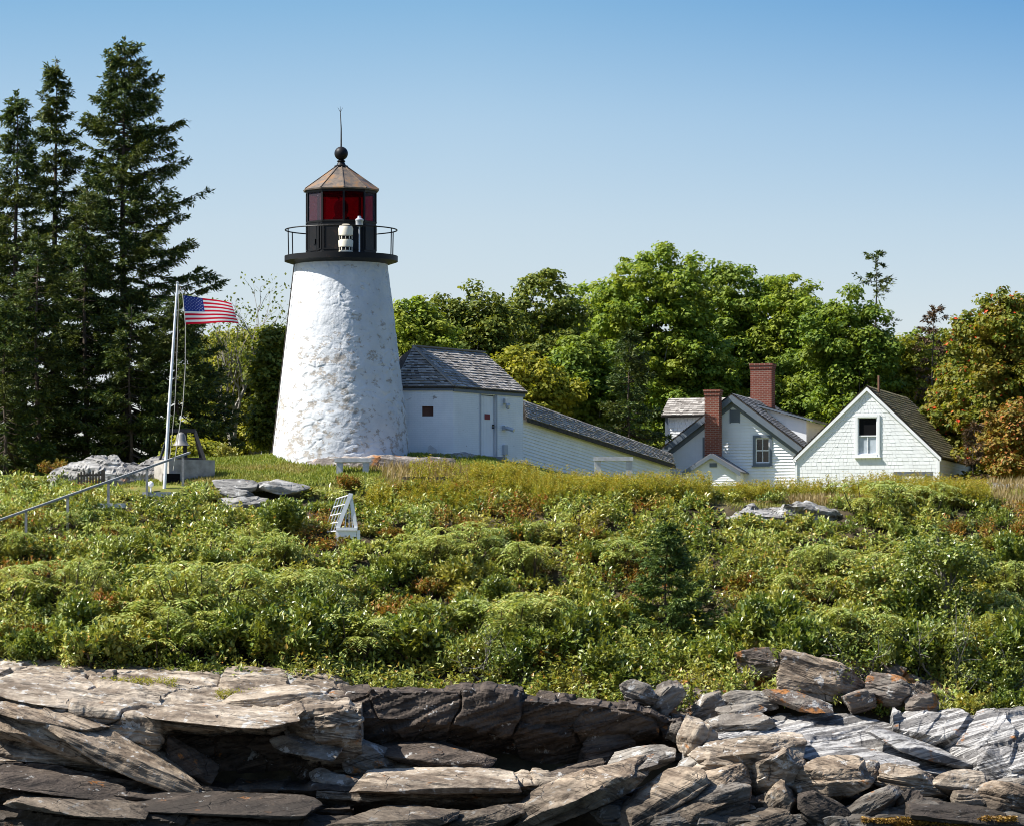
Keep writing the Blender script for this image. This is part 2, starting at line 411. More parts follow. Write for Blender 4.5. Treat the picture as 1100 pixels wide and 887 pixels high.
peel = m.ramp(m.math('ADD', m.noise(m.mapping(p, (1, 1, 1.3), loc=(1, 4, 2)), 3.0, 10, .74), m.math('ADD', zz, m.math('MULTIPLY', m.math('SUBTRACT', m.noise(m.mapping(p, loc=(4, 2, 6)), .55, 3), .5), .22))), [(.59, 0.0), (.62, .85), (.66, 1.0)])
col = m.mix(m.math('MULTIPLY', peel, .82), col, m.ramp(f, [(.3, (.20, .165, .125)), (.7, (.42, .36, .29))]))
M['tower'] = m.done(col, .7, .25, 0, m.bump(m.math('SUBTRACT', m.math('ADD', m.math('MULTIPLY', f, .6), m.noise(p, 3.5, 6, .6)), m.math('MULTIPLY', peel, .35)), .6, .03))
def brick_mat(name):
    m = NT(name); u = m.uv()
    b = m.n('ShaderNodeTexBrick', {'Vector': u, 'Color1': (.21, .052, .032), 'Color2': (.13, .036, .024), 'Mortar': (.30, .24, .20), 'Scale': 1.0, 'Mortar Size': .008, 'Mortar Smooth': .2, 'Bias': -.1, 'Brick Width': .215, 'Row Height': .078}); b.offset = .5
    col = m.mix(.45, b.outputs[0], m.mix(m.noise(u, 3, 6, .7), (.09, .03, .022), (.27, .09, .055)))
    col = m.mix(m.math('MULTIPLY', b.outputs['Fac'], .55), col, (.30, .235, .19))
    return m.done(col, .85, .2, 0, m.bump(m.math('SUBTRACT', 1.0, b.outputs['Fac']), .6, .012))
M['brick'] = brick_mat('red_chimney_brick')
def shingle_mat(name, stops, moss=None):
    m = NT(name); col = m.ramp(m.island(), stops); q = m.pos()
    col = m.mix(m.math('MULTIPLY', m.ramp(m.noise(q, .9, 6, .6), [(.4, 0.0), (.7, 1.0)]), .45), col, stops[0][1])
    if moss: col = m.mix(m.math('MULTIPLY', m.ramp(m.noise(q, 1.3, 7, .65), [(.42, 0.0), (.62, 1.0)]), .55), col, moss)
    return m.done(col, .85, .2, 0, m.bump(m.noise(m.mapping(m.uv(), (14, 2, 1)), 4, 5, .6), .4, .01))
M['shingle_grey'] = shingle_mat('weathered_grey_shingles', [(0, (.17, .15, .13)), (.5, (.29, .265, .235)), (1, (.44, .405, .36))])
M['shingle_slate'] = shingle_mat('cool_grey_shingles', [(0, (.11, .11, .115)), (.5, (.19, .19, .195)), (1, (.30, .30, .30))])
M['shingle_moss'] = shingle_mat('mossy_brown_shingles', [(0, (.12, .10, .065)), (.5, (.21, .175, .11)), (1, (.32, .27, .16))], (.22, .20, .075))
# metal, glass, stone
m = NT('black_painted_iron'); k = m.noise(m.pos(), 3, 8, .7)
M['black_iron'] = m.done(m.mix(m.ramp(k, [(.6, 0.0), (.72, 1.0)]), (.007, .0065, .0065), (.05, .025, .015)), .5, .22, 0, m.bump(k, .25, .01))
m = NT('rusted_copper_roof'); k = m.noise(m.pos(), 2.3, 8, .68)
M['rusty'] = m.done(m.ramp(k, [(.36, (.060, .050, .043)), (.50, (.15, .115, .085)), (.60, (.23, .13, .06)), (.70, (.30, .13, .05))]), .55, .4, .2, m.bump(k, .3, .01))
m = NT('red_lantern_glass')
M['red_glass'] = m.done((.26, .004, .014), .06, .6); m.set(m.b.inputs['Transmission Weight'], .92); m.set(m.b.inputs['IOR'], 1.02)
m.set(m.b.inputs['Base Color'], (.30, .008, .02))
m = NT('clear_lantern_glass')
M['smoke_glass'] = m.done((.36, .30, .36), .06, .6); m.set(m.b.inputs['Transmission Weight'], .9); m.set(m.b.inputs['IOR'], 1.02)
M['dark_glass'] = plain('window_glass', (.012, .013, .016), .07, .5, var=.05)
M['curtain'] = plain('net_curtain', (.40, .44, .48), .25, .5)
M['dark_inside'] = plain('dark_interior', (.008, .008, .009), .9, .05)
M['fog_white'] = plain('cream_plastic', (.76, .69, .54), .4, .4, var=.05)
M['steel'] = plain('galvanised_steel', (.46, .48, .50), .4, .5, .5, var=.1)
M['bronze'] = plain('old_bell_bronze', (.20, .19, .18), .5, .5, .3)
M['concrete'] = plain('weathered_concrete', (.34, .31, .27), .9, .15, var=.3, scale=4)
M['granite'] = plain('pale_granite', (.46, .46, .46), .85, .2, var=.2, scale=6)
M['grey_wood'] = plain('weathered_grey_wood', (.25, .25, .25), .85, .15, var=.25, scale=8)
M['dark_wood'] = plain('dark_old_timber', (.055, .047, .04), .85, .15, var=.4, scale=8)
M['black_wood'] = plain('black_painted_timber', (.012, .012, .014), .6, .3)
M['pole_white'] = plain('white_pole_paint', (.74, .75, .77), .35, .4, var=.04)
M['rope'] = plain('pale_rope', (.42, .40, .35), .8, .1)
M['red_sign'] = plain('red_notice', (.22, .012, .018), .5)
def cloth_mat(name, c):
    m = NT(name); m.done(c, .75, .1); tr = m.n('ShaderNodeBsdfTranslucent', {'Color': c}); mx = m.n('ShaderNodeMixShader', {0: .5, 1: m.b.outputs[0], 2: tr.outputs[0]})
    m.t.links.new(mx.outputs[0], m.out.inputs['Surface']); return m.mat
M['flag_red'] = cloth_mat('flag_red_cloth', (.62, .010, .035))
M['flag_white'] = cloth_mat('flag_white_cloth', (.80, .80, .80))
M['flag_blue'] = cloth_mat('flag_blue_cloth', (.012, .035, .24))
# ------------------------------------------------------------------ terrain and sea
def px_of(x, y): return PX0 + x / y * FPX
_PY = np.array([100, 140, 147, 150, 153, 155.5, 157.5, 161, 166, 171, 174.5, 177, 179.5, 184, 195, 215, 250, 300, 330, 400.])
_PZ = np.array([-3, -2.5, -1.5, -.6, .6, 2.6, 4.3, 5.9, 8.2, 10.4, 11.7, 12.25, 12.75, 12.7, 12.5, 12.3, 12.0, 8.0, -2, -3.])
def ground(x, y):
    x = np.asarray(x, dtype=np.float64); y = np.asarray(y, dtype=np.float64)
    shift = np.interp(px_of(x, np.maximum(y, 20)), [-200, 0, 330, 430, 600, 740, 860, 1000, 1200], [.9, .9, .5, -.5, -.9, -.5, .2, -.8, -1.2])  # where the scrub meets the ledges
    w = smooth(172, 160, y)
    z = np.interp(y - 0 * w, _PY, _PZ) + shift * w * .75
    z = z + .38 * fbm(np.stack([x * .22, y * .22, 0 * x + 3.1], -1), 3) * smooth(154, 162, y) * smooth(181, 174, y)
    z = z + .10 * fbm(np.stack([x * .6, y * .6, 0 * x], -1), 3)
    px = px_of(x, np.maximum(y, 20))
    # left shoulder of the hill is lower, right end dips a little
    z = z - .55 * smooth(230, 60, px) * smooth(168, 176, y) * smooth(230, 190, y)
    z = z - (.62 * smooth(520, 640, px) + .30 * smooth(640, 760, px)) * smooth(172, 176, y) * smooth(260, 215, y)
    z = z + .30 * np.exp(-((x + 5.2) / 5.5) ** 2 - ((y - 180.8) / 3.6) ** 2)     # the knoll under the tower
    edge = smooth(75, 42, np.abs(x - 2))
    return z * edge - 3 * (1 - edge)
def gz(x, y): return float(ground(np.array([x]), np.array([y]))[0])
def D_at(px, py):
    """Distance at which the sight line through (px, py) meets the hill."""
    Ds = np.linspace(156, 182, 400); x = (px - PX0) / FPX * Ds; z = CAMZ + (PY0 - py) / FPX * Ds; h = ground(x, Ds) - z; k = np.argmax(h > 0)
    return float(Ds[k]) if h[k] > 0 else 174.0
def on_ground(px, D, dz=0.0):
    x = (px - PX0) / FPX * D
    return Vector((x, D, gz(x, D) + dz))

def grid_mesh(xs, ys, zf):
    X, Y = np.meshgrid(xs, ys); Z = zf(X, Y)
    V = np.stack([X, Y, Z], -1).reshape(-1, 3); nx, ny = len(xs), len(ys)
    i = np.arange((ny - 1) * (nx - 1)); r, c = i // (nx - 1), i % (nx - 1); a = r * nx + c
    return V, np.stack([a, a + 1, a + nx + 1, a + nx], -1)
V, Q = grid_mesh(np.concatenate([np.linspace(-85, -26, 30), np.arange(-25, 25.1, .3), np.linspace(26, 85, 30)]),
                 np.concatenate([np.linspace(100, 143, 10), np.arange(144, 200, .35), np.linspace(201, 400, 60)]), ground)
tag(link('terrain', mesh_quads('terrain', V, Q, M['hill'], True)), 'grassy island hill rising from the shore rocks', kind='structure')
b = MB(); b.face([(-9000, -3000, 0), (9000, -3000, 0), (9000, 15000, 0), (-9000, 15000, 0)])
tag(b.build('sea', M['sea']), 'calm dark sea around the island', kind='structure')

# ------------------------------------------------------------------ rock tools
def strata(P, nb, seed, f=1.0):
    """Bedded relief: ledges along the planes whose normal is nb."""
    nb = np.array(nb) / np.linalg.norm(nb)
    b = P @ nb
    wob = .35 * fbm(P * .35 + seed, 3)
    bb = (b + wob) * 1.9 * f
    k = np.floor(bb); fr = bb - k
    hk = _hash(k.astype(np.int64), 0 * k.astype(np.int64) + seed, 0 * k.astype(np.int64))
    hk1 = _hash(k.astype(np.int64) + 1, 0 * k.astype(np.int64) + seed, 0 * k.astype(np.int64))
    step = hk + (hk1 - hk) * smooth(.93, 1.0, fr)
    b2 = (b + wob * .6) * 6.5 * f; k2 = np.floor(b2); f2 = b2 - k2
    s2 = _hash(k2.astype(np.int64), 0 * k2.astype(np.int64) + seed + 5, 0 * k2.astype(np.int64))
    s3 = _hash(k2.astype(np.int64) + 1, 0 * k2.astype(np.int64) + seed + 5, 0 * k2.astype(np.int64))
    return .65 * step + .35 * (s2 + (s3 - s2) * smooth(.86, 1, f2))

def blocky(P, seed, size=1.6):
    """Fractured relief: each cell of a jittered lattice steps in or out as a block."""
    q = P / size + .25 * np.stack([fbm(P * .7 + seed, 3), fbm(P * .7 + seed + 9, 3), fbm(P * .7 + seed + 5, 3)], -1)
    d1, d2, h = worley(q[..., 0] + .45 * q[..., 2], q[..., 2] * 1.5 + .2 * q[..., 1] - .25 * q[..., 0], seed)
    return h, smooth(.0, .07, d2 - d1)

def loft(name, curves, mat, label, nu=460, nv=40, amp=.22, nb=(.1, -.15, 1), seed=1, block=.22, bsize=1.6, cat='rock', sm=False):
    """A solid ledge through curves of (px, py, D), from its buried back over the top and the face to its buried foot."""
    rows = []
    for c in curves:
        c = np.array(c, dtype=float); u = (c[:, 0] - c[0, 0]) / (c[-1, 0] - c[0, 0]); t = np.linspace(0, 1, nu)
        px = np.interp(t, u, c[:, 0]); py = np.interp(t, u, c[:, 1]); D = np.interp(t, u, c[:, 2])
        rows.append(np.stack([(px - PX0) / FPX * D, D, CAMZ + (PY0 - py) / FPX * D], -1))
    P = []
    for a, b in zip(rows[:-1], rows[1:]):
        L = np.linalg.norm(b - a, axis=1).mean(); k = max(4, int(nv * min(L, 4) / 2.2))
        for j in range(k): P.append(a + (b - a) * (j / k))
    P.append(rows[-1]); P = np.array(P)
    n = np.cross(np.gradient(P, axis=1), np.gradient(P, axis=0)); n /= np.linalg.norm(n, axis=-1, keepdims=True) + 1e-9
    for _ in range(4):
        n = n + np.roll(n, 1, 0) + np.roll(n, -1, 0); n /= np.linalg.norm(n, axis=-1, keepdims=True) + 1e-9
    flip = np.sign((n * np.array([0, -1, .6])).sum(-1).mean()); n = n * flip
    s = strata(P, nb, seed); h, cr = blocky(P, seed + 3, bsize)
    f = fbm(P * 1.1 + seed * 3.7, 5, .55); fn = fbm(P * np.array([2.5, 2.5, 7]) + seed, 4, .6)
    d = 1.25 * amp * s + block * (h * .7) * cr - block * .45 * (1 - cr) + .13 * f + .04 * fn
    lim = np.ones(P.shape[:2]); 
    P = P + n * d[..., None] * lim[..., None]
    # close it: ends and foot run back into the hill
    back = P[-1].copy(); back[:, 1] += 3.5; back[:, 2] -= 1.0
    P = np.concatenate([P, back[None]], 0)
    L = P[:, :1].copy(); L[..., 1] += 3.0; L[..., 2] -= .8; Rr = P[:, -1:].copy(); Rr[..., 1] += 3.0; Rr[..., 2] -= .8
    P = np.concatenate([L, P, Rr], 1)
    nvv, nuu = P.shape[:2]
    i = np.arange((nvv - 1) * (nuu - 1)); r, c = i // (nuu - 1), i % (nuu - 1); a = r * nuu + c
    Q = np.stack([a, a + nuu, a + nuu + 1, a + 1], -1)
    if flip < 0: Q = Q[:, ::-1]
    o = link(name, mesh_quads(name, P.reshape(-1, 3), Q, mat, sm))
    return tag(o, label, cat)

def cube_sphere(n):
    t = np.tan(np.linspace(-1, 1, n + 1) * math.pi / 4); A, B = np.meshgrid(t, t); one = np.ones_like(A); V = []; Q = []; o = 0
    for f in ((one, A, B), (-one, -A, B), (-A, one, B), (A, -one, B), (-B, A, one), (B, A, -one)):
        V.append(np.stack(f, -1).reshape(-1, 3)); i = np.arange(n * n); r, c = i // n, i % n; a = r * (n + 1) + c + o
        Q.append(np.stack([a, a + 1, a + n + 2, a + n + 1], -1)); o += (n + 1) ** 2
    V = np.concatenate(V); V /= np.linalg.norm(V, axis=1, keepdims=True); Q = np.concatenate(Q)
    key = np.round(V * 1e5).astype(np.int64); _, first, inv = np.unique(key, axis=0, return_index=True, return_inverse=True)
    return V[first], inv.reshape(-1)[Q]
_CS = {}
def rock_mesh(name, size, seed, mat, rot=(0, 0, 0), n=22, planes=14, nb=(0, 0, 1), rough=1.0, sharp=90):
    """An angular block: the directions of a sphere cut by random planes, then bedded and chipped."""
    if n not in _CS: _CS[n] = cube_sphere(n)
    dirs, Q = _CS[n]; rng = np.random.default_rng(seed)
    N = [(1, 0, 0), (-1, 0, 0), (0, 1, 0), (0, -1, 0), (0, 0, 1), (0, 0, -1)]; dd = [1, 1, 1, 1, 1, 1]
    N = [np.array(v, float) + rng.normal(0, .16, 3) for v in N]
    for _ in range(planes):
        N.append(rng.normal(0, 1, 3)); dd.append(rng.uniform(.78, 1.18))
    N = np.array([v / np.linalg.norm(v) for v in N]); dd = np.array(dd)
    c = np.maximum(dirs @ N.T, 1e-3) / dd
    r = (c ** sharp).sum(1) ** (-1 / sharp)
    P = dirs * r[:, None] * np.array(size) / 2
    out = dirs / np.array(size); out /= np.linalg.norm(out, axis=1, keepdims=True)
    m = min(size); S = seed * 1.37
    d = .07 * m * strata(P * (1.6 / max(m, .5)), nb, seed) + .07 * m * fbm(P * (1.6 / m) + S, 4) + .05 * m * np.abs(fbm(P * np.array([4, 4, 9]) / m + S, 4))
    P = P + out * d[:, None] * rough
    Mx = np.array(Euler(rot).to_matrix()); P = P @ Mx.T
    return mesh_quads(name, P, Q, mat, False)
def rock(name, px, py, w, h, D, seed, mat, label, tilt=0.0, depth=None, lean=12, cat='rock', group=None, n=22, planes=19, settle=False, **k):
    """A block whose picture is w by h photo pixels round (px, py), D metres away; tilt turns it in the picture plane (degrees)."""
    s = D / FPX; W, H = w * s, h * s; D0 = D
    o = link(name, rock_mesh(name, (W, depth or max(.55 * W, 1.1 * H), H), seed, mat, (R(lean), R(-tilt), R((seed * 37) % 40 - 20)), n, planes, **k))
    if settle:      # rests on the hill where the sight line under it meets the ground
        D = D_at(px, py + h * .35); o.scale = (D / D0,) * 3
    o.location = at(px, py, D)
    return tag(o, label, cat, group)

# ------------------------------------------------------------------ the shore ledges
loft('rock_ledge', [
    [(-230, 712, 161), (390, 740, 161)],
    [(-230, 712, 158.3), (60, 712, 158.3), (130, 716, 158.3), (230, 716, 158.0), (350, 720, 158.0), (388, 745, 157)],
    [(-230, 740, 155.5), (60, 729, 155.5), (130, 733, 155.5), (230, 746, 155.3), (350, 745, 155.2), (388, 757, 154.5)],
    [(-230, 762, 152.4), (50, 758, 152.4), (100, 764, 152.2), (170, 778, 152.0), (230, 782, 152.0), (300, 777, 152.2), (330, 762, 152.2), (388, 762, 152.3)],
    [(-230, 776, 152.3), (100, 778, 152.2), (165, 792, 152.2), (195, 790, 155.2), (305, 785, 155.4), (332, 790, 152.7), (388, 784, 152.5)],
    [(-230, 815, 151.7), (40, 820, 151.6), (110, 832, 152.2), (172, 838, 152.6), (205, 840, 156.6), (310, 838, 156.8), (340, 815, 153.2), (388, 804, 153.2)],
    [(-230, 850, 153.5), (100, 850, 154), (180, 850, 154.5), (300, 850, 156.3), (388, 830, 155)]],
    M['rock_pale'], 'broad pale rock ledge under the left scrub, flat sunlit top over a dark hollow', nb=(.10, -.12, 1), seed=4, amp=.16, block=.16, bsize=2.2)
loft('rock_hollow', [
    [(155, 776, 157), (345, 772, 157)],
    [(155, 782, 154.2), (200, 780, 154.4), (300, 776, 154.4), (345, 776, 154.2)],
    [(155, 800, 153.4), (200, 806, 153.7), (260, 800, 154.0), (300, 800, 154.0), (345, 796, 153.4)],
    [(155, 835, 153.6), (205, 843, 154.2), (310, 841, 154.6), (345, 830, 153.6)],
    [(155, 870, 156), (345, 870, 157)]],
    M['rock_brown'], 'dark shaded rock face in the hollow under the broad pale ledge', nb=(.15, -.1, 1), seed=15, amp=.14, block=.22, bsize=1.3)  # stain and the shade of the recess both go into this brown
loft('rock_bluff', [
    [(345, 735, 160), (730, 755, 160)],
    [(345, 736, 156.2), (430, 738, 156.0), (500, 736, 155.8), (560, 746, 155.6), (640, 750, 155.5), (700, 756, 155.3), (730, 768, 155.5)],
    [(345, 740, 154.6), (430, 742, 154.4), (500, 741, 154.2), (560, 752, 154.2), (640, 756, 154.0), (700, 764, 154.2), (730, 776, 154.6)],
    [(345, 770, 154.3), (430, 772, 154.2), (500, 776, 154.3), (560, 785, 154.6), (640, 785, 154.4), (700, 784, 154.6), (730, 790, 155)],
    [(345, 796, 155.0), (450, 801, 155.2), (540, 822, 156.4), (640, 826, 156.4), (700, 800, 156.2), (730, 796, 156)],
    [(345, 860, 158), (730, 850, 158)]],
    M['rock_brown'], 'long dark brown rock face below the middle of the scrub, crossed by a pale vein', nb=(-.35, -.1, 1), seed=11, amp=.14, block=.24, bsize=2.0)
loft('rock_ledge', [
    [(340, 815, 156), (640, 838, 156)],
    [(340, 824, 154.2), (420, 822, 154.0), (500, 825, 153.9), (580, 830, 153.6), (632, 838, 153.2)],
    [(340, 850, 151.6), (400, 852, 151.3), (470, 849, 151.2), (540, 845, 151.4), (600, 842, 151.8), (632, 841, 152.4)],
    [(340, 856, 151.6), (400, 859, 151.3), (470, 856, 151.3), (540, 851, 151.6), (600, 847, 152.0), (632, 845, 152.6)],
    [(340, 878, 152.8), (470, 880, 153.0), (560, 872, 153.2), (632, 856, 153.6)],
    [(340, 905, 154), (632, 890, 155)]],
    M['rock_pale'], 'long low sunlit rock shelf in front of the dark rock face', nb=(.06, -.1, 1), seed=21, amp=.10, block=.12, bsize=1.8)
loft('rock_ledge', [
    [(-230, 800, 156), (380, 832, 156)],
    [(-230, 806, 153.6), (40, 806, 153.4), (120, 824, 153.4), (200, 836, 153.8), (300, 838, 154.0), (380, 836, 153.8)],
    [(-230, 815, 151.8), (60, 820, 151.6), (140, 836, 151.4), (240, 848, 151.6), (320, 848, 151.8), (380, 850, 151.8)],
    [(-230, 834, 151.8), (60, 838, 151.7), (140, 848, 151.6), (240, 856, 152.0), (380, 860, 152.2)],
    [(-230, 842, 150.6), (60, 848, 150.4), (160, 858, 150.3), (260, 870, 150.6), (380, 868, 150.9)],
    [(-230, 862, 150.8), (60, 862, 150.6), (160, 868, 150.6), (260, 876, 150.8), (380, 876, 151.2)],
    [(-230, 868, 149.4), (80, 872, 149.3), (200, 878, 149.3), (380, 880, 149.6)],
    [(-230, 900, 149.0), (380, 905, 149.2)]],
    M['rock_brown'], 'stepped dark rock layers at the bottom left above the waterline', nb=(.18, -.12, 1), seed=31, amp=.20, block=.14, bsize=1.5)
loft('flat_rock', [
    [(735, 775, 159), (1070, 832, 159)],
    [(735, 780, 156.3), (800, 772, 156.6), (870, 764, 157.0), (930, 768, 156.8), (1000, 792, 156.0), (1070, 834, 155.0)],
    [(735, 788, 154.6), (800, 785, 154.8), (870, 782, 155.0), (930, 790, 154.8), (1000, 810, 154.4), (1070, 838, 154.0)],
    [(735, 794, 153.0), (800, 802, 152.6), (870, 800, 152.6), (930, 816, 152.6), (1000, 828, 152.8), (1070, 842, 153.2)],
    [(735, 815, 153.0), (800, 826, 152.8), (870, 818, 152.8), (930, 832, 152.9), (1000, 838, 153.1), (1070, 846, 153.5)],
    [(735, 860, 154.5), (1070, 870, 154.5)]],
    M['rock_stripe'], 'wide smooth slab striped with white bands, sloping down to the right', nb=(.28, -.35, 1), seed=41, amp=.10, block=.05, bsize=2.6)
loft('flat_rock', [
    [(960, 762, 159), (1160, 760, 159)],
    [(960, 772, 156.0), (1000, 768, 155.6), (1050, 767, 155.4), (1100, 762, 155.4), (1160, 760, 155.4)],
    [(960, 782, 155.2), (1005, 790, 154.4), (1060, 786, 154.0), (1100, 780, 154.0), (1160, 775, 154)],
    [(960, 800, 155.6), (1010, 812, 155.0), (1050, 820, 153.2), (1085, 825, 152.4), (1160, 815, 152.2)],
    [(960, 815, 156.2), (1010, 828, 155.8), (1055, 838, 153.4), (1085, 846, 152.5), (1160, 846, 152.2)],
    [(960, 880, 157), (1160, 880, 155)]],
    M['rock_stripe'], 'blocky striped rock at the right edge above a dark cleft', nb=(-.7, -.2, 1), seed=51, amp=.14, block=.22, bsize=1.5)
# bank of earth and lichened stone behind the right-hand boulders
loft('rock_bank', [
    [(700, 700, 162), (1160, 740, 162)],
    [(700, 752, 158.0), (780, 730, 158.4), (860, 705, 159.0), (940, 712, 159.0), (1040, 752, 158.6), (1160, 755, 158.6)],
    [(700, 770, 156.6), (780, 765, 157.2), (860, 758, 157.4), (940, 766, 157.4), (1040, 790, 157.2), (1160, 790, 157)],
    [(700, 820, 155.5), (860, 800, 156.4), (1040, 830, 156.5), (1160, 830, 156)]],
    M['rock_orange'], 'dark bank patched with orange lichen beneath the right-hand scrub', nb=(.2, -.2, 1), seed=61, amp=.22, block=.30, bsize=1.1)

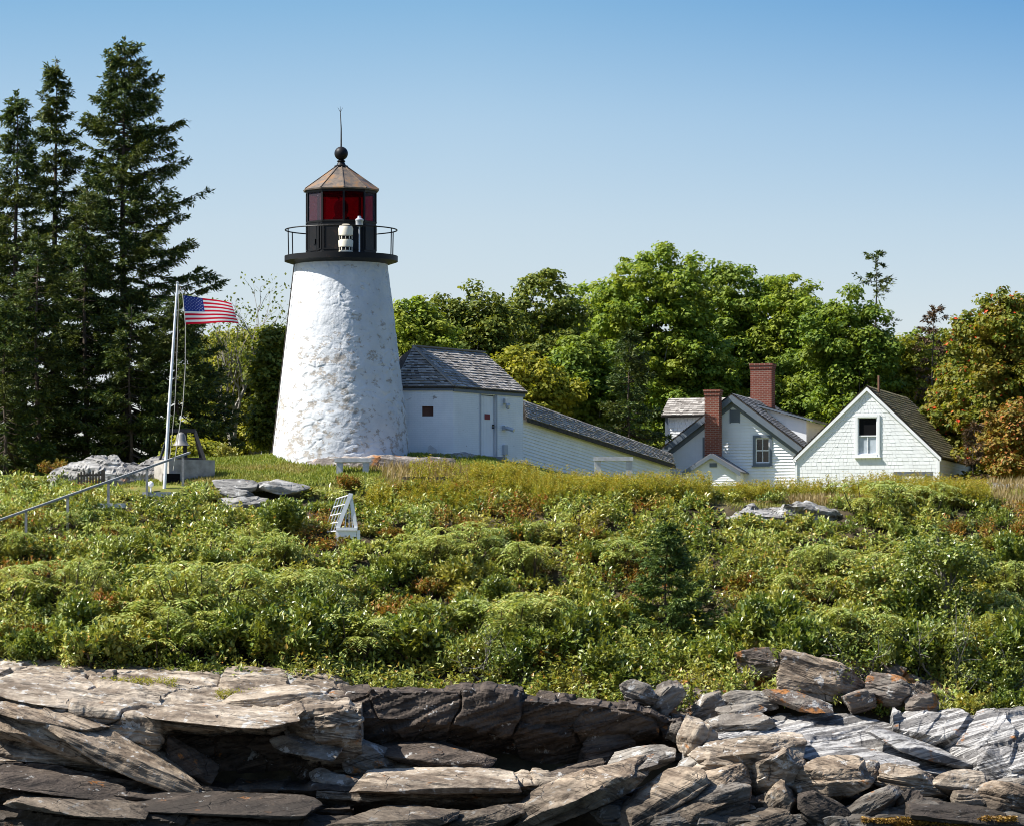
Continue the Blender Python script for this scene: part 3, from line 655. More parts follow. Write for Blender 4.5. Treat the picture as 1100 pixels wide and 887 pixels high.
ROCKS = [  # px, py, w, h, D, tilt, material, label
    (625, 850, 170, 36, 150.6, 25, 'rock_tan', 'long slab tilted up to the right, largest of the slanting slabs at bottom centre'),
    (706, 862, 128, 30, 150.0, 27, 'rock_tan', 'narrow slanting slab lying along the right side of the largest slanting slab'),
    (690, 818, 70, 26, 153.2, 14, 'rock_grey', 'blue grey layered boulder at the right end of the dark rock face'),
    (716, 748, 40, 30, 156.4, 40, 'rock_grey', 'pale split block standing above the right end of the dark rock face'),
    (736, 788, 22, 44, 155.0, 70, 'rock_grey', 'upright white slab beside the left end of the striped slab'),
    (634, 726, 58, 30, 157.6, 18, 'rock_orange', 'lichened boulder at the scrub edge above the dark rock face'),
    (590, 700, 22, 12, 158.6, 5, 'outcrop', 'small white stone poking out of the scrub above the dark rock face'),
    (686, 744, 44, 26, 156.0, -20, 'rock_grey', 'grey boulder beneath the young spruce at the end of the dark rock face'),
    (765, 866, 80, 42, 150.2, 10, 'rock_grey', 'rough grey boulder at the bottom edge right of the slanting slabs'),
    (720, 884, 90, 30, 149.6, 8, 'rock_grey', 'dark mottled rock cut by the bottom edge of the photo'),
    (822, 711, 60, 30, 158.2, -8, 'rock_orange', 'white and orange lichened block tucked under the scrub above the thin slab'),
    (884, 730, 96, 42, 157.6, -10, 'rock_tan', 'large smooth grey slab under the scrub, right of the lichened block'),
    (858, 752, 76, 15, 156.4, -17, 'rock_orange', 'thin slab edged with orange lichen slanting down to the right'),
    (804, 752, 62, 18, 156.8, -4, 'rock_grey', 'flat grey stone left of the thin slab with the orange edge'),
    (792, 777, 84, 22, 155.4, 2, 'rock_grey', 'long pale stone lying on the left top of the striped slab'),
    (795, 763, 56, 10, 156.0, 4, 'rock_grey', 'thin flat stone sandwiched between the flat grey and the long pale stone'),
    (762, 758, 36, 26, 157.0, 25, 'rock_grey', 'dark tilted stone left of the flat grey stone'),
    (748, 796, 40, 44, 153.2, 60, 'rock_pale', 'steep pale boulder at the left end of the striped slab'),
    (800, 808, 130, 36, 152.0, 8, 'rock_pale', 'long bright white boulder resting against the striped slab'),
    (775, 822, 58, 26, 151.4, -6, 'rock_pale', 'lumpy pale boulder in front of the long bright white boulder'),
    (834, 828, 64, 42, 151.2, 24, 'rock_pale', 'pointed layered boulder at the centre of the boulder pile'),
    (892, 838, 84, 44, 150.8, 6, 'rock_tan', 'big smooth tan boulder right of the pointed layered boulder'),
    (772, 846, 74, 36, 150.6, 22, 'rock_tan', 'tan slab sloping up towards the pointed layered boulder'),
    (974, 838, 74, 38, 151.4, -8, 'rock_pale', 'large white rounded boulder in front of the striped slab'),
    (934, 830, 30, 24, 151.6, 40, 'rock_pale', 'small pale block wedged between the tan and the white boulder'),
    (1028, 842, 66, 26, 151.2, -4, 'rock_pale', 'pale cracked block right of the large white rounded boulder'),
    (1040, 858, 40, 20, 150.6, 4, 'rock_pale', 'small light block in front of the pale cracked block'),
    (1082, 856, 66, 34, 150.6, -6, 'rock_tan', 'flat faced light boulder at the right edge by the waterline'),
    (1045, 876, 150, 18, 150.0, -5, 'rock_brown', 'long dark slab stretched along the bottom right'),
    (836, 864, 42, 38, 150.2, 35, 'rock_tan', 'dark faced stone under the pointed layered boulder'),
    (884, 872, 58, 40, 149.9, -30, 'rock_brown', 'dark wedge of rock under the big smooth tan boulder'),
    (936, 866, 62, 28, 150.1, 28, 'rock_grey', 'slanted grey slab between two dark wedges at the foot of the pile'),
    (976, 864, 34, 32, 150.2, 45, 'rock_brown', 'small dark upright wedge below the large white rounded boulder'),
    (925, 884, 64, 20, 149.6, -8, 'rock_grey', 'low grey block at the bottom edge under the slanted grey slab'),
    (815, 886, 70, 22, 149.5, 12, 'rock_tan', 'low tan stone cut by the bottom edge beneath the dark faced stone'),
    (420, 880, 150, 20, 149.7, 4, 'rock_tan', 'long tan slab along the bottom edge left of the slanting slabs'),
    (520, 880, 90, 24, 149.8, 12, 'rock_tan', 'short tan slab at the bottom edge touching the largest slanting slab'),
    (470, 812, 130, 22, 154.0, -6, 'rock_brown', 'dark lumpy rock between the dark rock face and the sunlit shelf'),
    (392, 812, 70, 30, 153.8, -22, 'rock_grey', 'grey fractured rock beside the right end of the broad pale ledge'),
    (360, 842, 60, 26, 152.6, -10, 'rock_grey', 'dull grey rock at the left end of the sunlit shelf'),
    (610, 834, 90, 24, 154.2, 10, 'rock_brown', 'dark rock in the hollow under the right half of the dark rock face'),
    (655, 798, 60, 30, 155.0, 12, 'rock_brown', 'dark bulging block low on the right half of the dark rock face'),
    (362, 780, 54, 40, 152.6, 6, 'rock_pale', 'square bright block at the right end of the broad pale ledge'),
    (25, 745, 120, 26, 154.6, 8, 'rock_grey', 'low grey hump on top of the broad pale ledge at the left edge'),
    (290, 734, 120, 26, 157.4, -4, 'outcrop', 'white weathered slab on top of the broad pale ledge under the scrub'),
    (60, 792, 150, 46, 152.6, -16, 'rock_tan', 'large slanting tan block in the face of the broad pale ledge'),
    (955, 742, 54, 34, 157.2, -14, 'rock_orange', 'rust orange lichened block below the shrubs at right'),
    (990, 756, 40, 22, 156.8, 8, 'rock_orange', 'small orange stained stone right of the rust orange block'),
    (926, 752, 34, 22, 156.8, 20, 'rock_orange', 'small orange stained stone left of the rust orange block'),
    (95, 747, 210, 13, 153.9, -7, 'rock_pale', 'thin pale slab slanting down across the top of the broad ledge'),
    (235, 768, 170, 12, 152.3, -5, 'rock_pale', 'thin overhanging slab forming the lip above the dark hollow'),
    (55, 768, 150, 15, 152.3, -9, 'rock_tan', 'thin tan slab at the left end of the broad ledge lip'),
    (290, 747, 110, 12, 154.2, 3, 'rock_pale', 'small flat slab behind the lip above the dark hollow'),
    (135, 806, 190, 34, 152.4, -26, 'rock_tan', 'slanting brown block running down to the left end of the dark hollow'),
    (205, 818, 60, 30, 152.7, -38, 'rock_brown', 'dark wedge leaning into the left side of the dark hollow'),
    (50, 838, 170, 16, 150.8, -6, 'rock_brown', 'thin rock layer low at the left edge above the bottom layers'),
    (250, 862, 190, 13, 150.2, -3, 'rock_brown', 'long thin dark layer at the bottom left under the sunlit shelf'),
    (90, 866, 160, 14, 149.6, -4, 'rock_tan', 'lit thin layer near the bottom left corner'),
    (330, 800, 80, 20, 152.9, -12, 'rock_grey', 'layered grey block closing the right side of the dark hollow'),
    (470, 838, 170, 14, 151.7, 1, 'rock_pale', 'thin bright slab lying along the sunlit shelf'),
    (600, 866, 120, 16, 150.0, 22, 'rock_tan', 'thin slanting slab at the lower left of the largest slanting slab'),
    (650, 838, 110, 13, 150.9, 24, 'rock_grey', 'thin grey slab riding on top of the largest slanting slab'),
    (745, 868, 110, 20, 149.9, 20, 'rock_tan', 'slanting tan slab at the bottom edge right of the narrow slanting slab'),
    (905, 812, 150, 13, 152.7, -8, 'rock_stripe', 'thin white banded slab along the lower rim of the striped slab'),
    (990, 806, 130, 14, 153.9, -17, 'rock_stripe', 'thin slab slanting down the right half of the striped slab'),
    (1075, 830, 60, 30, 153.0, -40, 'rock_stripe', 'striped wedge at the foot of the right edge rock'),
    (745, 830, 40, 30, 152.0, 30, 'rock_grey', 'grey stone filling the gap right of the slanting slabs'),
]
for i, (px, py, w, h, D, tl, mt, lab) in enumerate(ROCKS):
    rock('boulder' if w < 95 else 'flat_rock', px, py, w, h, D, 100 + i * 7, M[mt], lab, tl, n=36 if w > 70 else 24, nb=(.0, .1, 1), cat='rock', settle='scrub' in lab and 'under the scrub,' not in lab and 'ledge' not in lab and 'thin slab' not in lab)
# loose stones in the gaps
rng = np.random.default_rng(5); Vs, Qs, o = [], [], 0
for i in range(130):
    px = rng.uniform(640, 1100); D = rng.uniform(149.4, 152.6); x = (px - PX0) / FPX * D
    t = (D - 149.4) / 3.2
    z = at(px, np.interp(t, [0, 1], [888, 838]) + rng.uniform(-6, 8), D).z; s = rng.uniform(.25, .8)
    dirs, q = cube_sphere(6) if 6 not in _CS else _CS[6]; _CS[6] = (dirs, q)
    N = rng.normal(0, 1, (12, 3)); N /= np.linalg.norm(N, axis=1, keepdims=True); r = ((np.maximum(dirs @ N.T, 1e-3) / rng.uniform(.7, 1, 12)) ** 14).sum(1) ** (-1 / 14)
    P = dirs * np.minimum(r, 1.6)[:, None] * s * np.array([.8, .6, .38]) + np.array([x, D, z]) * 1.0
    Vs.append(P); Qs.append(q + o); o += len(P)
tag(link('shore_stones', mesh_quads('shore_stones', np.concatenate(Vs), np.concatenate(Qs), M['rock_grey'])), 'loose small stones filling the gaps between the boulders', kind='stuff')

# hill outcrops
def outcrop(name, px, py, wpx, hpx, D, depth, seed, mat, label, amp=.10, sink=0.0):
    """A rounded bed of rock that comes out of the turf: wpx wide and hpx high in the photo."""
    s = D / FPX; W, H = wpx * s / 2, hpx * s
    n = 90; U, Vv = np.meshgrid(np.linspace(-1, 1, n), np.linspace(-1, 1, n))
    a = np.sqrt(np.clip(1 - .5 * Vv ** 2, 0, 1)); b = np.sqrt(np.clip(1 - .5 * U ** 2, 0, 1))
    X, Y = U * a, Vv * b; rr = np.hypot(X, Y)
    c = at(px, py + hpx / 2, D)
    P = np.stack([X * W, Y * depth / 2, np.zeros_like(X)], -1) + np.array([c.x, c.y, 0])
    prof = np.clip(1 - rr ** 2.6, 0, 1) ** .6
    edge = 1 + .55 * fbm(P * .9 + seed, 4)
    Z = c.z + H * prof * edge * (1 + .25 * U) - .6 * (1 - smooth(1, .8, rr)) - sink
    P[..., 2] = Z
    st = strata(P, (.12, -.2, 1), seed, 1.6); h, cr = blocky(P, seed, 1.1)
    P[..., 2] += amp * (st + .5 * h * cr) * smooth(1, .7, rr) + .06 * fbm(P * 2.5 + seed, 4)
    P[..., 1] -= amp * 1.2 * strata(P, (.12, -.2, 1), seed + 2, 1.8) * smooth(1, .8, rr)
    P[rr > .985, 2] -= .8
    i = np.arange((n - 1) ** 2); r, cc = i // (n - 1), i % (n - 1); k = r * n + cc
    return tag(link(name, mesh_quads(name, P.reshape(-1, 3), np.stack([k, k + 1, k + n + 1, k + n], -1), mat, False)), label, 'rock')
outcrop('rock_outcrop', 118, 507, 168, 32, 178.0, 5.0, 3, M['outcrop'], 'grey domed rock rising left of the bell and its concrete block', .16, .1)
outcrop('rock_outcrop', 405, 493, 200, 6.5, 178.4, 3.4, 5, M['outcrop_orange'], 'orange lichened granite bed at the foot of the lighthouse', .05)
outcrop('rock_outcrop', 478, 493, 100, 9, 179.9, 2.2, 8, M['outcrop'], 'grey rock hump before the door of the white brick shed', .06)
for k_, (px, py, w, h, D, tl, lab) in enumerate(((258, 522, 46, 11, 173.4, 3, 'top slab of the small rock stack below the lawn'), (254, 531, 42, 11, 173.0, -3, 'middle slab of the small rock stack below the lawn'), (262, 541, 52, 14, 172.7, 2, 'bottom slab of the small rock stack below the lawn'), (308, 524, 58, 13, 173.4, -2, 'low grey rock right of the small rock stack below the lawn'), (286, 521, 40, 9, 173.8, 4, 'thin flat rock just right of the stack top below the lawn'))):
    rock('flat_rock', px, py, w, h, D, 900 + k_ * 7, M['outcrop'], lab, tl, n=20)
outcrop('rock_outcrop', 832, 557, 196, 28, 172.0, 3.2, 9, M['outcrop'], 'pale bare rock outcrop in the slope below the farmhouse', .17, .06)
outcrop('rock_outcrop', 755, 567, 34, 14, 171.4, 1.6, 12, M['outcrop'], 'small pale rock just left of the bare outcrop below the farmhouse', .06)
outcrop('rock_outcrop', 1035, 566, 74, 16, 172.4, 2.0, 13, M['outcrop'], 'flat grey rock among the shrubs below the right corner of the barn', .08)
outcrop('rock_outcrop', 1075, 524, 110, 10, 181, 5.0, 15, M['outcrop'], 'low bare rock in tan grass right of the barn', .05)
outcrop('rock_outcrop', 640, 552, 60, 12, 172.6, 1.4, 17, M['outcrop'], 'little grey rock half lost in the weeds below the covered passage', .06)
# ------------------------------------------------------------------ lighthouse
TX, TY, TZ0 = at(366.5, 487, 180).x, 180.0, at(366.5, 487, 180).z
zt = lambda py, D=180.0: CAMZ + (PY0 - py) / FPX * D - TZ0
lh = empty('lighthouse', (TX, TY, TZ0), 0, 'white rubble stone lighthouse with a black lantern room and red glass', 'lighthouse')
H_T = zt(284)
nu, nv = 420, 330
th = np.linspace(0, 2 * math.pi, nu, endpoint=False); zz = np.linspace(-.9, H_T, nv)
T, Z = np.meshgrid(th, zz)
rad = np.interp(Z, [-.9, 0, H_T * .5, H_T], [2.62, 2.485, 2.07, 1.665])
rr = 2.1; q3 = np.stack([np.cos(T) * rr, np.sin(T) * rr, Z], -1)
wob = fbm(q3 * 1.3, 3)
per = 2 * math.pi * rr / .40; per = round(per)
uu = T / (2 * math.pi) * per + .7 * wob + .25 * fbm(q3 * 4, 3); vv = Z / .27 + .8 * fbm(q3 * 1.1 + 9, 3) + .25 * fbm(q3 * 4 + 5, 3)
d1, d2, hid = worley(uu, vv, 3)
stone = smooth(0, .34, d2 - d1)
soft = .35 + .65 * smooth(-.3, .3, fbm(q3 * .9 + 21, 3))
rad = rad + (.012 * (stone - .6) + .015 * hid * stone) * soft + .03 * fbm(q3 * .8 + 3, 3) + .018 * fbm(q3 * 3.2, 4, .6)
V = np.stack([np.sin(T) * rad, -np.cos(T) * rad, Z], -1).reshape(-1, 3)
i = np.arange((nv - 1) * nu); r, c = i // nu, i % nu
Q = np.stack([r * nu + c, r * nu + (c + 1) % nu, (r + 1) * nu + (c + 1) % nu, (r + 1) * nu + c], -1)
link('tower', mesh_quads('tower', V, Q, M['tower'], True), lh)
b = MB()   # lightning cable down the left side
b.tube([(math.sin(R(-72)) * rr_, -math.cos(R(-72)) * rr_, z_) for z_, rr_ in ((0, 2.56), (H_T * .5, 2.15), (H_T - .02, 1.74))], .022, 5)
b.build('cable', M['dark_wood'], lh)
zd0, zd1 = H_T - .02, zt(275.6)
b = MB(); b.lathe([(1.60, zd0 - .02), (1.78, zd0 + .03), (2.0, zd0 + .10), (2.03, zd0 + .11), (2.03, zd1), (1.2, zd1 + .015)], n=64, close=True)
b.build('gallery_deck', M['black_iron'], lh, smooth=True, auto=30)
b = MB(); zr = zt(247.5)
ring = [(2.0 * math.sin(a), -2.0 * math.cos(a), zr) for a in np.linspace(0, 2 * math.pi, 65)]
b.tube(ring, .024, 6, cap=False)
for a in map(R, (-70, 66, -116, 112, 180, -24)):
    b.tube([(1.97 * math.sin(a), -1.97 * math.cos(a), zd1 - .02), (1.99 * math.sin(a), -1.99 * math.cos(a), zr)], .020, 6)
b.build('railing', M['black_iron'], lh)
# ten-sided lantern
NS, A0 = 10, R(6)
RL = 1.285
def dec(rad, z): return [Vector((rad * math.sin(A0 + k * R(36)), -rad * math.cos(A0 + k * R(36)), z)) for k in range(NS)]
zg0, zg1, ze, zn = zt(239.5), zt(209), zt(204.8), zt(179.5)
b = MB()
b.lathe([(RL, zd1 + .012), (RL, zg0), (RL - .07, zg0 + .01), (RL - .07, zd1 + .02)], n=NS, a0=A0)
b.lathe([(RL + .04, zd1 + .014), (RL + .04, zd1 + .09), (RL, zd1 + .10)], n=NS, a0=A0)
b.lathe([(RL + .025, zg0 - .06), (RL + .03, zg0 - .005), (RL - .03, zg0 + .012)], n=NS, a0=A0)
lo, hi = dec(RL, zd1 + .1), dec(RL, zg0 - .06)
for k in range(NS):    # sunk panel borders
    a1, a2 = lo[k], lo[(k + 1) % NS]; nn = ((a1 + a2) / 2); nn.z = 0; nn.normalize(); tdir = (a2 - a1).normalized(); L = (a2 - a1).length
    for s_, w_ in ((.06, .05), (L - .06, .05)):
        p = a1 + tdir * s_ + nn * .012; b.bar(p + Vector((0, 0, .06)), p + Vector((0, 0, hi[0].z - lo[0].z - .06)), .05, .03, up=tuple(nn))
    for z_ in (.08, hi[0].z - lo[0].z - .08):
        b.bar(a1 + tdir * .09 + nn * .012 + Vector((0, 0, z_)), a2 - tdir * .09 + nn * .012 + Vector((0, 0, z_)), .03, .05)
b.build('lantern_wall', M['black_iron'], lh)
b = MB(); q = dec(RL - .02, zg0)
for k in range(NS):
    b.bar(q[k], (q[k].x, q[k].y, zg1), .07, .07, up=(q[k].x, q[k].y, 0))
b.lathe([(RL + .02, zg1), (RL + .03, zg1 + .10), (RL - .05, zg1 + .11), (RL - .06, zg1)], n=NS, a0=A0)
fr = b.build('lantern_frame', M['black_iron'], lh)
lo, hi = dec(RL - .025, zg0 + .01), dec(RL - .025, zg1 + .01)
for k in range(NS):     # one pane per side; the sector red, the rest clear
    a1, a2, c1, c2 = lo[k], lo[(k + 1) % NS], hi[k], hi[(k + 1) % NS]
    t = (a2 - a1).normalized() * .035
    b = MB(); nn = Vector(((a1 + a2).x, (a1 + a2).y, 0)).normalized() * .006
    b.prism([a1 + t, a2 - t, c2 - t, c1 + t], nn, .008)
    mid = math.degrees(math.atan2((a1 + a2).x, -(a1 + a2).y))
    b.build('lantern_pane', M['red_glass'] if -30 < mid < 45 or abs(mid) > 110 else M['smoke_glass'], lh)
b = MB()   # the light on its stand inside
b.lathe([(.16, zd1 + .02), (.16, zg0 + .10), (.30, zg0 + .13), (.30, zg0 + .18), (.20, zg0 + .22), (.26, zg0 + .45), (.26, zg0 + .62), (.16, zg0 + .78), (.05, zg0 + .82)], n=24, close=True)
b.build('beacon', M['dark_inside'], lh, smooth=True, auto=40)
b = MB(); b.lathe([(RL - .08, zd1 + .03), (0.02, zd1 + .035)], n=NS, a0=A0); b.build('lantern_floor', M['dark_inside'], lh)
b = MB()
b.lathe([(RL - .02, ze - .035), (RL + .10, ze - .05), (RL + .11, ze), (.20, zn)], n=NS, a0=A0)
q1, q2 = dec(RL + .11, ze + .012), dec(.20, zn + .012)
for k in range(NS): b.bar(q1[k], q2[k], .035, .03)
roof = b.build('lantern_roof', M['rusty'], lh)
b = MB()
b.lathe([(.24, zn - .05), (.25, zn + .03), (.17, zn + .06), (.12, zn + .16), (.16, zn + .20), (.11, zn + .24)], n=20)
zb = zt(165.2)
b.lathe([(.245 * math.sin(a), zb - .245 * math.cos(a)) for a in np.linspace(.3, math.pi - .05, 18)], n=28)
b.build('ball_finial', M['black_iron'], roof, smooth=True, auto=40)
b = MB(); ztip = zt(116.5)
b.tube([(0, 0, zb + .2), (0, 0, zb + .9), (-.03, 0, ztip - .12)], [.030, .022, .012], 6)
for dx in (-.09, 0.0, .09): b.tube([(-.03, 0, ztip - .14), (-.03 + dx, 0, ztip + (.02 if dx else .06))], [.010, .005], 5)
b.build('lightning_rod', M['dark_wood'], roof)
# door of the lantern facing left-front
am = R(-48); nn = Vector((math.sin(am), -math.cos(am), 0)); tt = Vector((math.cos(am), math.sin(am), 0)); rI = RL * math.cos(R(18))
b = MB(); c0 = nn * (rI + .03)
b.box(tuple(c0 + Vector((0, 0, (zd1 + zg0) / 2 + .02))), (.52, .03, zg0 - zd1 - .22), am)
b.box(tuple(c0 + nn * .03 + tt * .05 + Vector((0, 0, zd1 + .45))), (.10, .05, .18), am)
b.build('hatch', M['black_iron'], lh)
# fog signal and light sensor standing on the gallery
p = Vector((at(371.5, 272, 178.5).x - TX, -1.56, zd1))
b = MB()
b.lathe([(.25, 0), (.255, .06), (.22, .07), (.22, .19), (.255, .20), (.265, .40), (.255, .44), (.21, .45), (.21, .60), (.255, .61), (.265, .84), (.22, .96), (.12, 1.01), (.01, 1.02)], c=tuple(p), n=28)
fs = b.build('fog_signal', M['fog_white'], lh, smooth=True, auto=35)
for z_ in (.13, .525):
    b = MB(); b.lathe([(.223, z_ - .055), (.223, z_ + .055)], c=tuple(p), n=28)
    for k in range(10): a = R(36 * k); b.box((p.x + .228 * math.sin(a), p.y - .228 * math.cos(a), p.z + z_), (.03, .03, .10), a, 1)
    b.build('louvre_band', [M['dark_inside'], M['fog_white']], fs)
p = Vector((at(386, 272, 178.5).x - TX, -1.50, zd1))
b = MB(); b.tube([p, p + Vector((0, 0, .98))], .028, 8); b.lathe([(.05, .0), (.06, .03)], c=tuple(p), n=12); b.build('sensor_pole', M['steel'], lh)
b = MB(); b.lathe([(.03, .92), (.13, .95), (.135, 1.12), (.15, 1.14), (.15, 1.18), (.07, 1.24), (.06, 1.30), (.01, 1.31)], c=tuple(p), n=20, close=True)
b.build('sensor_head', M['steel'], lh, smooth=True, auto=35)

# ------------------------------------------------------------------ building tools
def siding(b, u, n, o, left, right, z0, z1, step, lip=.016, openings=(), shingle=0.0, seed=0, m=0):
    """Boards (or split shingles) over a wall through o along u, facing n; left/right give the wall's edges at height z."""
    u, n, o = Vector(u), Vector(n), Vector(o); rng = np.random.default_rng(seed); z = z0
    while z < z1 - .01:
        zt_ = min(z + step, z1); a0, a1, c0, c1 = left(z), right(z), left(zt_), right(zt_); zm = (z + zt_) / 2
        cuts = [(max(a0, c0 - 9), a1, c0, c1)]
        for (x0, x1, y0, y1) in openings:
            if y0 < zm < y1:
                new = []
                for (p0, p1, s0, s1) in cuts:
                    if p0 < x0 and x1 < p1: new += [(p0, x0, s0, x0), (x1, p1, x1, s1)]
                    else: new.append((p0, p1, s0, s1))
                cuts = new
        for (p0, p1, s0, s1) in cuts:
            if p1 - p0 < .02: continue
            parts = [(p0, p1, s0, s1)]
            if shingle:
                k = [0.0]; tot = p1 - p0
                while k[-1] < 1: k.append(k[-1] + rng.uniform(.6, 1.4) * shingle / tot)
                k[-1] = 1.0
                parts = [(p0 + (p1 - p0) * k[i], p0 + (p1 - p0) * k[i + 1] - .006, s0 + (s1 - s0) * k[i], s0 + (s1 - s0) * k[i + 1] - .006) for i in range(len(k) - 1)]
            for (q0, q1, r0, r1) in parts:
                l = lip * (rng.uniform(.6, 1.4) if shingle else 1); dz = rng.uniform(-.01, .004) if shingle else 0
                A, B = o + u * q0 + n * l + Vector((0, 0, z + dz)), o + u * q1 + n * l + Vector((0, 0, z + dz))
                Cc, Dd = o + u * r1 + n * .001 + Vector((0, 0, zt_ + .004)), o + u * r0 + n * .001 + Vector((0, 0, zt_ + .004))
                b.face([A, B, Cc, Dd], m)
                A2, B2 = A - n * l, B - n * l; b.face([A2, B2, B, A], m)
        z = zt_

def shingles(b, p00, p10, p11, p01, rows, width, lip=.022, seed=0, m=0):
    """Courses of shingles over the roof quad: p00-p10 along the eave, p01-p11 along the ridge."""
    p00, p10, p11, p01 = map(Vector, (p00, p10, p11, p01)); rng = np.random.default_rng(seed)
    n = (p10 - p00).cross(p01 - p00).normalized()
    for i in range(rows):
        v0, v1 = i / rows, (i + 1.15) / rows; v1 = min(v1, 1)
        L0, L1, K0, K1 = p00.lerp(p01, v0), p10.lerp(p11, v0), p00.lerp(p01, v1), p10.lerp(p11, v1)
        tot = max((L1 - L0).length, .05); k = [0.0]
        while k[-1] < 1: k.append(k[-1] + rng.uniform(.55, 1.45) * width / tot)
        k[-1] = 1.0
        for a, c in zip(k[:-1], k[1:]):
            l = lip * rng.uniform(.6, 1.5); e = .004 / tot; dv = rng.uniform(-.08, .06) / rows
            A = L0.lerp(L1, a) + n * l; B = L0.lerp(L1, max(a, c - e)) + n * l
            up0 = (K0 - L0).normalized() * dv * (p01 - p00).length * (1 if i else 0)
            A += up0; B += up0
            Cc = K0.lerp(K1, max(a, c - e)) + n * .002; Dd = K0.lerp(K1, a) + n * .002
            b.face([A, B, Cc, Dd], m); b.face([A - n * l, B - n * l, B, A], m)

def window(parent, c, u, n, w, h, trim, trim_m, sash_m, top_m, low_m, bars=(1, 0), tw=.09):
    """A sash window: casing > two panes, meeting rail and bars; c is the centre on the wall plane."""
    c, u, n = Vector(c), Vector(u), Vector(n); z = Vector((0, 0, 1)); M4 = Matrix((tuple(u) + (0,), tuple(n) + (0,), (0, 0, 1, 0), (0, 0, 0, 1))).transposed()
    b = MB()
    for s in (-1, 1): b.box(tuple(c + u * s * (w / 2 + tw / 2) + n * .02), (tw, .07, h + 2 * tw), mat=M4)
    b.box(tuple(c + z * (h / 2 + tw / 2) + n * .022), (w - .004, .074, tw), mat=M4)
    b.box(tuple(c - z * (h / 2 + tw / 2) + n * .03), (w - .004, .09, tw), mat=M4)
    b.box(tuple(c - z * (h / 2 + tw + .02) + n * .045), (w + 2 * tw + .08, .12, .04), mat=M4)
    f = b.build('window', trim_m, parent)
    b = MB()
    t = .045
    for s in (-1, 1): b.box(tuple(c + u * s * (w / 2 - t / 2) - n * .02), (t, .04, h), mat=M4)
    for zz_ in (h / 2 - t / 2, 0, -h / 2 + t / 2): b.box(tuple(c + z * zz_ - n * .018), (w - 2 * t, .045, t), mat=M4)
    for half, k in ((1, bars[0]), (-1, bars[1])):
        for j in range(k): b.box(tuple(c + u * (w * ((j + 1) / (k + 1) - .5)) + z * half * h / 4 - n * .022), (.028, .03, h / 2 - .06), mat=M4)
    b.build('sash', sash_m, f)
    for half, mm in ((1, top_m), (-1, low_m)):
        b = MB(); b.box(tuple(c + z * half * h / 4 - n * .05), (w - .01, .012, h / 2 - .012), mat=M4); b.build('pane', mm, f)
    return f

# ------------------------------------------------------------------ white brick shed
sh = empty('brick_shed', (0, 0, 0), 0, 'white painted brick shed with a hipped shingle roof beside the lighthouse', 'shed')
zE, zB = 15.49, 12.0
Cc = Vector((-2.11, 181.0, 0)); Ee = Vector((.41, 184.5, 0)); d = (Ee - Cc).normalized(); nin = Vector((-d.y, d.x, 0)); nout = -nin
Aa = Vector((-4.3, 181.0, 0)); E2 = Ee + nin * 3.7; A2 = Vector((-5.6, 183.2, 0)); R2 = Ee + nin * 1.85; R2.z = 16.93; R1 = R2 - d * 4.23
b = MB(); poly = [Aa, Cc, Ee, E2, A2]
L = (Ee - Cc).length
# door bay along the front wall, in metres from the corner
def along(px):   # where the sight line through column px meets the front wall
    k = (px - PX0) / FPX; return (k * Cc.y - Cc.x) / (d.x - k * d.y)
s0, s1 = along(516.3), along(532.5); zdoor0, zdoor1 = CAMZ + (PY0 - 490) / FPX * 182.6, CAMZ + (PY0 - 424.5) / FPX * 182.8
def wallquad(p, q, z0, z1): b.face([(p.x, p.y, z0), (q.x, q.y, z0), (q.x, q.y, z1), (p.x, p.y, z1)])
# the left front wall with its little square opening
wx0, wx1, wz0, wz1 = at(453.5, 0, 181).x, at(465.5, 0, 181).x, at(0, 447, 181).z, at(0, 436.3, 181).z
for x0, x1, z0, z1 in ((Aa.x, wx0, zB, zE), (wx1, Cc.x, zB, zE), (wx0, wx1, zB, wz0), (wx0, wx1, wz1, zE)): wallquad(Vector((x0, 181, 0)), Vector((x1, 181, 0)), z0, z1)
for q in ([(wx0, 181, wz0), (wx1, 181, wz0), (wx1, 181.2, wz0), (wx0, 181.2, wz0)], [(wx0, 181, wz1), (wx0, 181.2, wz1), (wx1, 181.2, wz1), (wx1, 181, wz1)],
          [(wx0, 181, wz0), (wx0, 181.2, wz0), (wx0, 181.2, wz1), (wx0, 181, wz1)], [(wx1, 181, wz0), (wx1, 181, wz1), (wx1, 181.2, wz1), (wx1, 181.2, wz0)]): b.face(q)
pt = lambda s, off=0: Cc + d * s + nout * off
wallquad(pt(0), pt(s0), zB, zE); wallquad(pt(s1), pt(L), zB, zE); wallquad(pt(s0), pt(s1), zdoor1, zE); wallquad(pt(s0), pt(s1), zB, zdoor0)
for s in (s0, s1): wallquad(pt(s), pt(s, -.14), zdoor0, zdoor1)
b.face([pt(s0) + Vector((0, 0, zdoor1)), pt(s0, -.14) + Vector((0, 0, zdoor1)), pt(s1, -.14) + Vector((0, 0, zdoor1)), pt(s1) + Vector((0, 0, zdoor1))])
for p, q in ((Ee, E2), (E2, A2), (A2, Aa)): wallquad(p, q, zB, zE)
b.face([(Ee.x, Ee.y, zE), (E2.x, E2.y, zE), tuple(R2)])
b.build('wall', M['white_brick'], sh)
b = MB(); b.box(((wx0 + wx1) / 2, 181.13, (wz0 + wz1) / 2), (wx1 - wx0, .04, wz1 - wz0)); b.build('boarded_opening', plain('brown_boards', (.10, .045, .03), .8), sh)
b = MB(); ov = .10
def rp(p, z, off): return Vector((p.x, p.y, z)) + off
f1 = nout * ov; f2 = Vector((0, -ov, 0)); cr = Cc + (nout + Vector((0, -1, 0))).normalized() * ov * 1.1
zEv = zE - .07
ER = Ee + d * .12; R2o = R2 + d * .12; E2o = E2 + d * .12
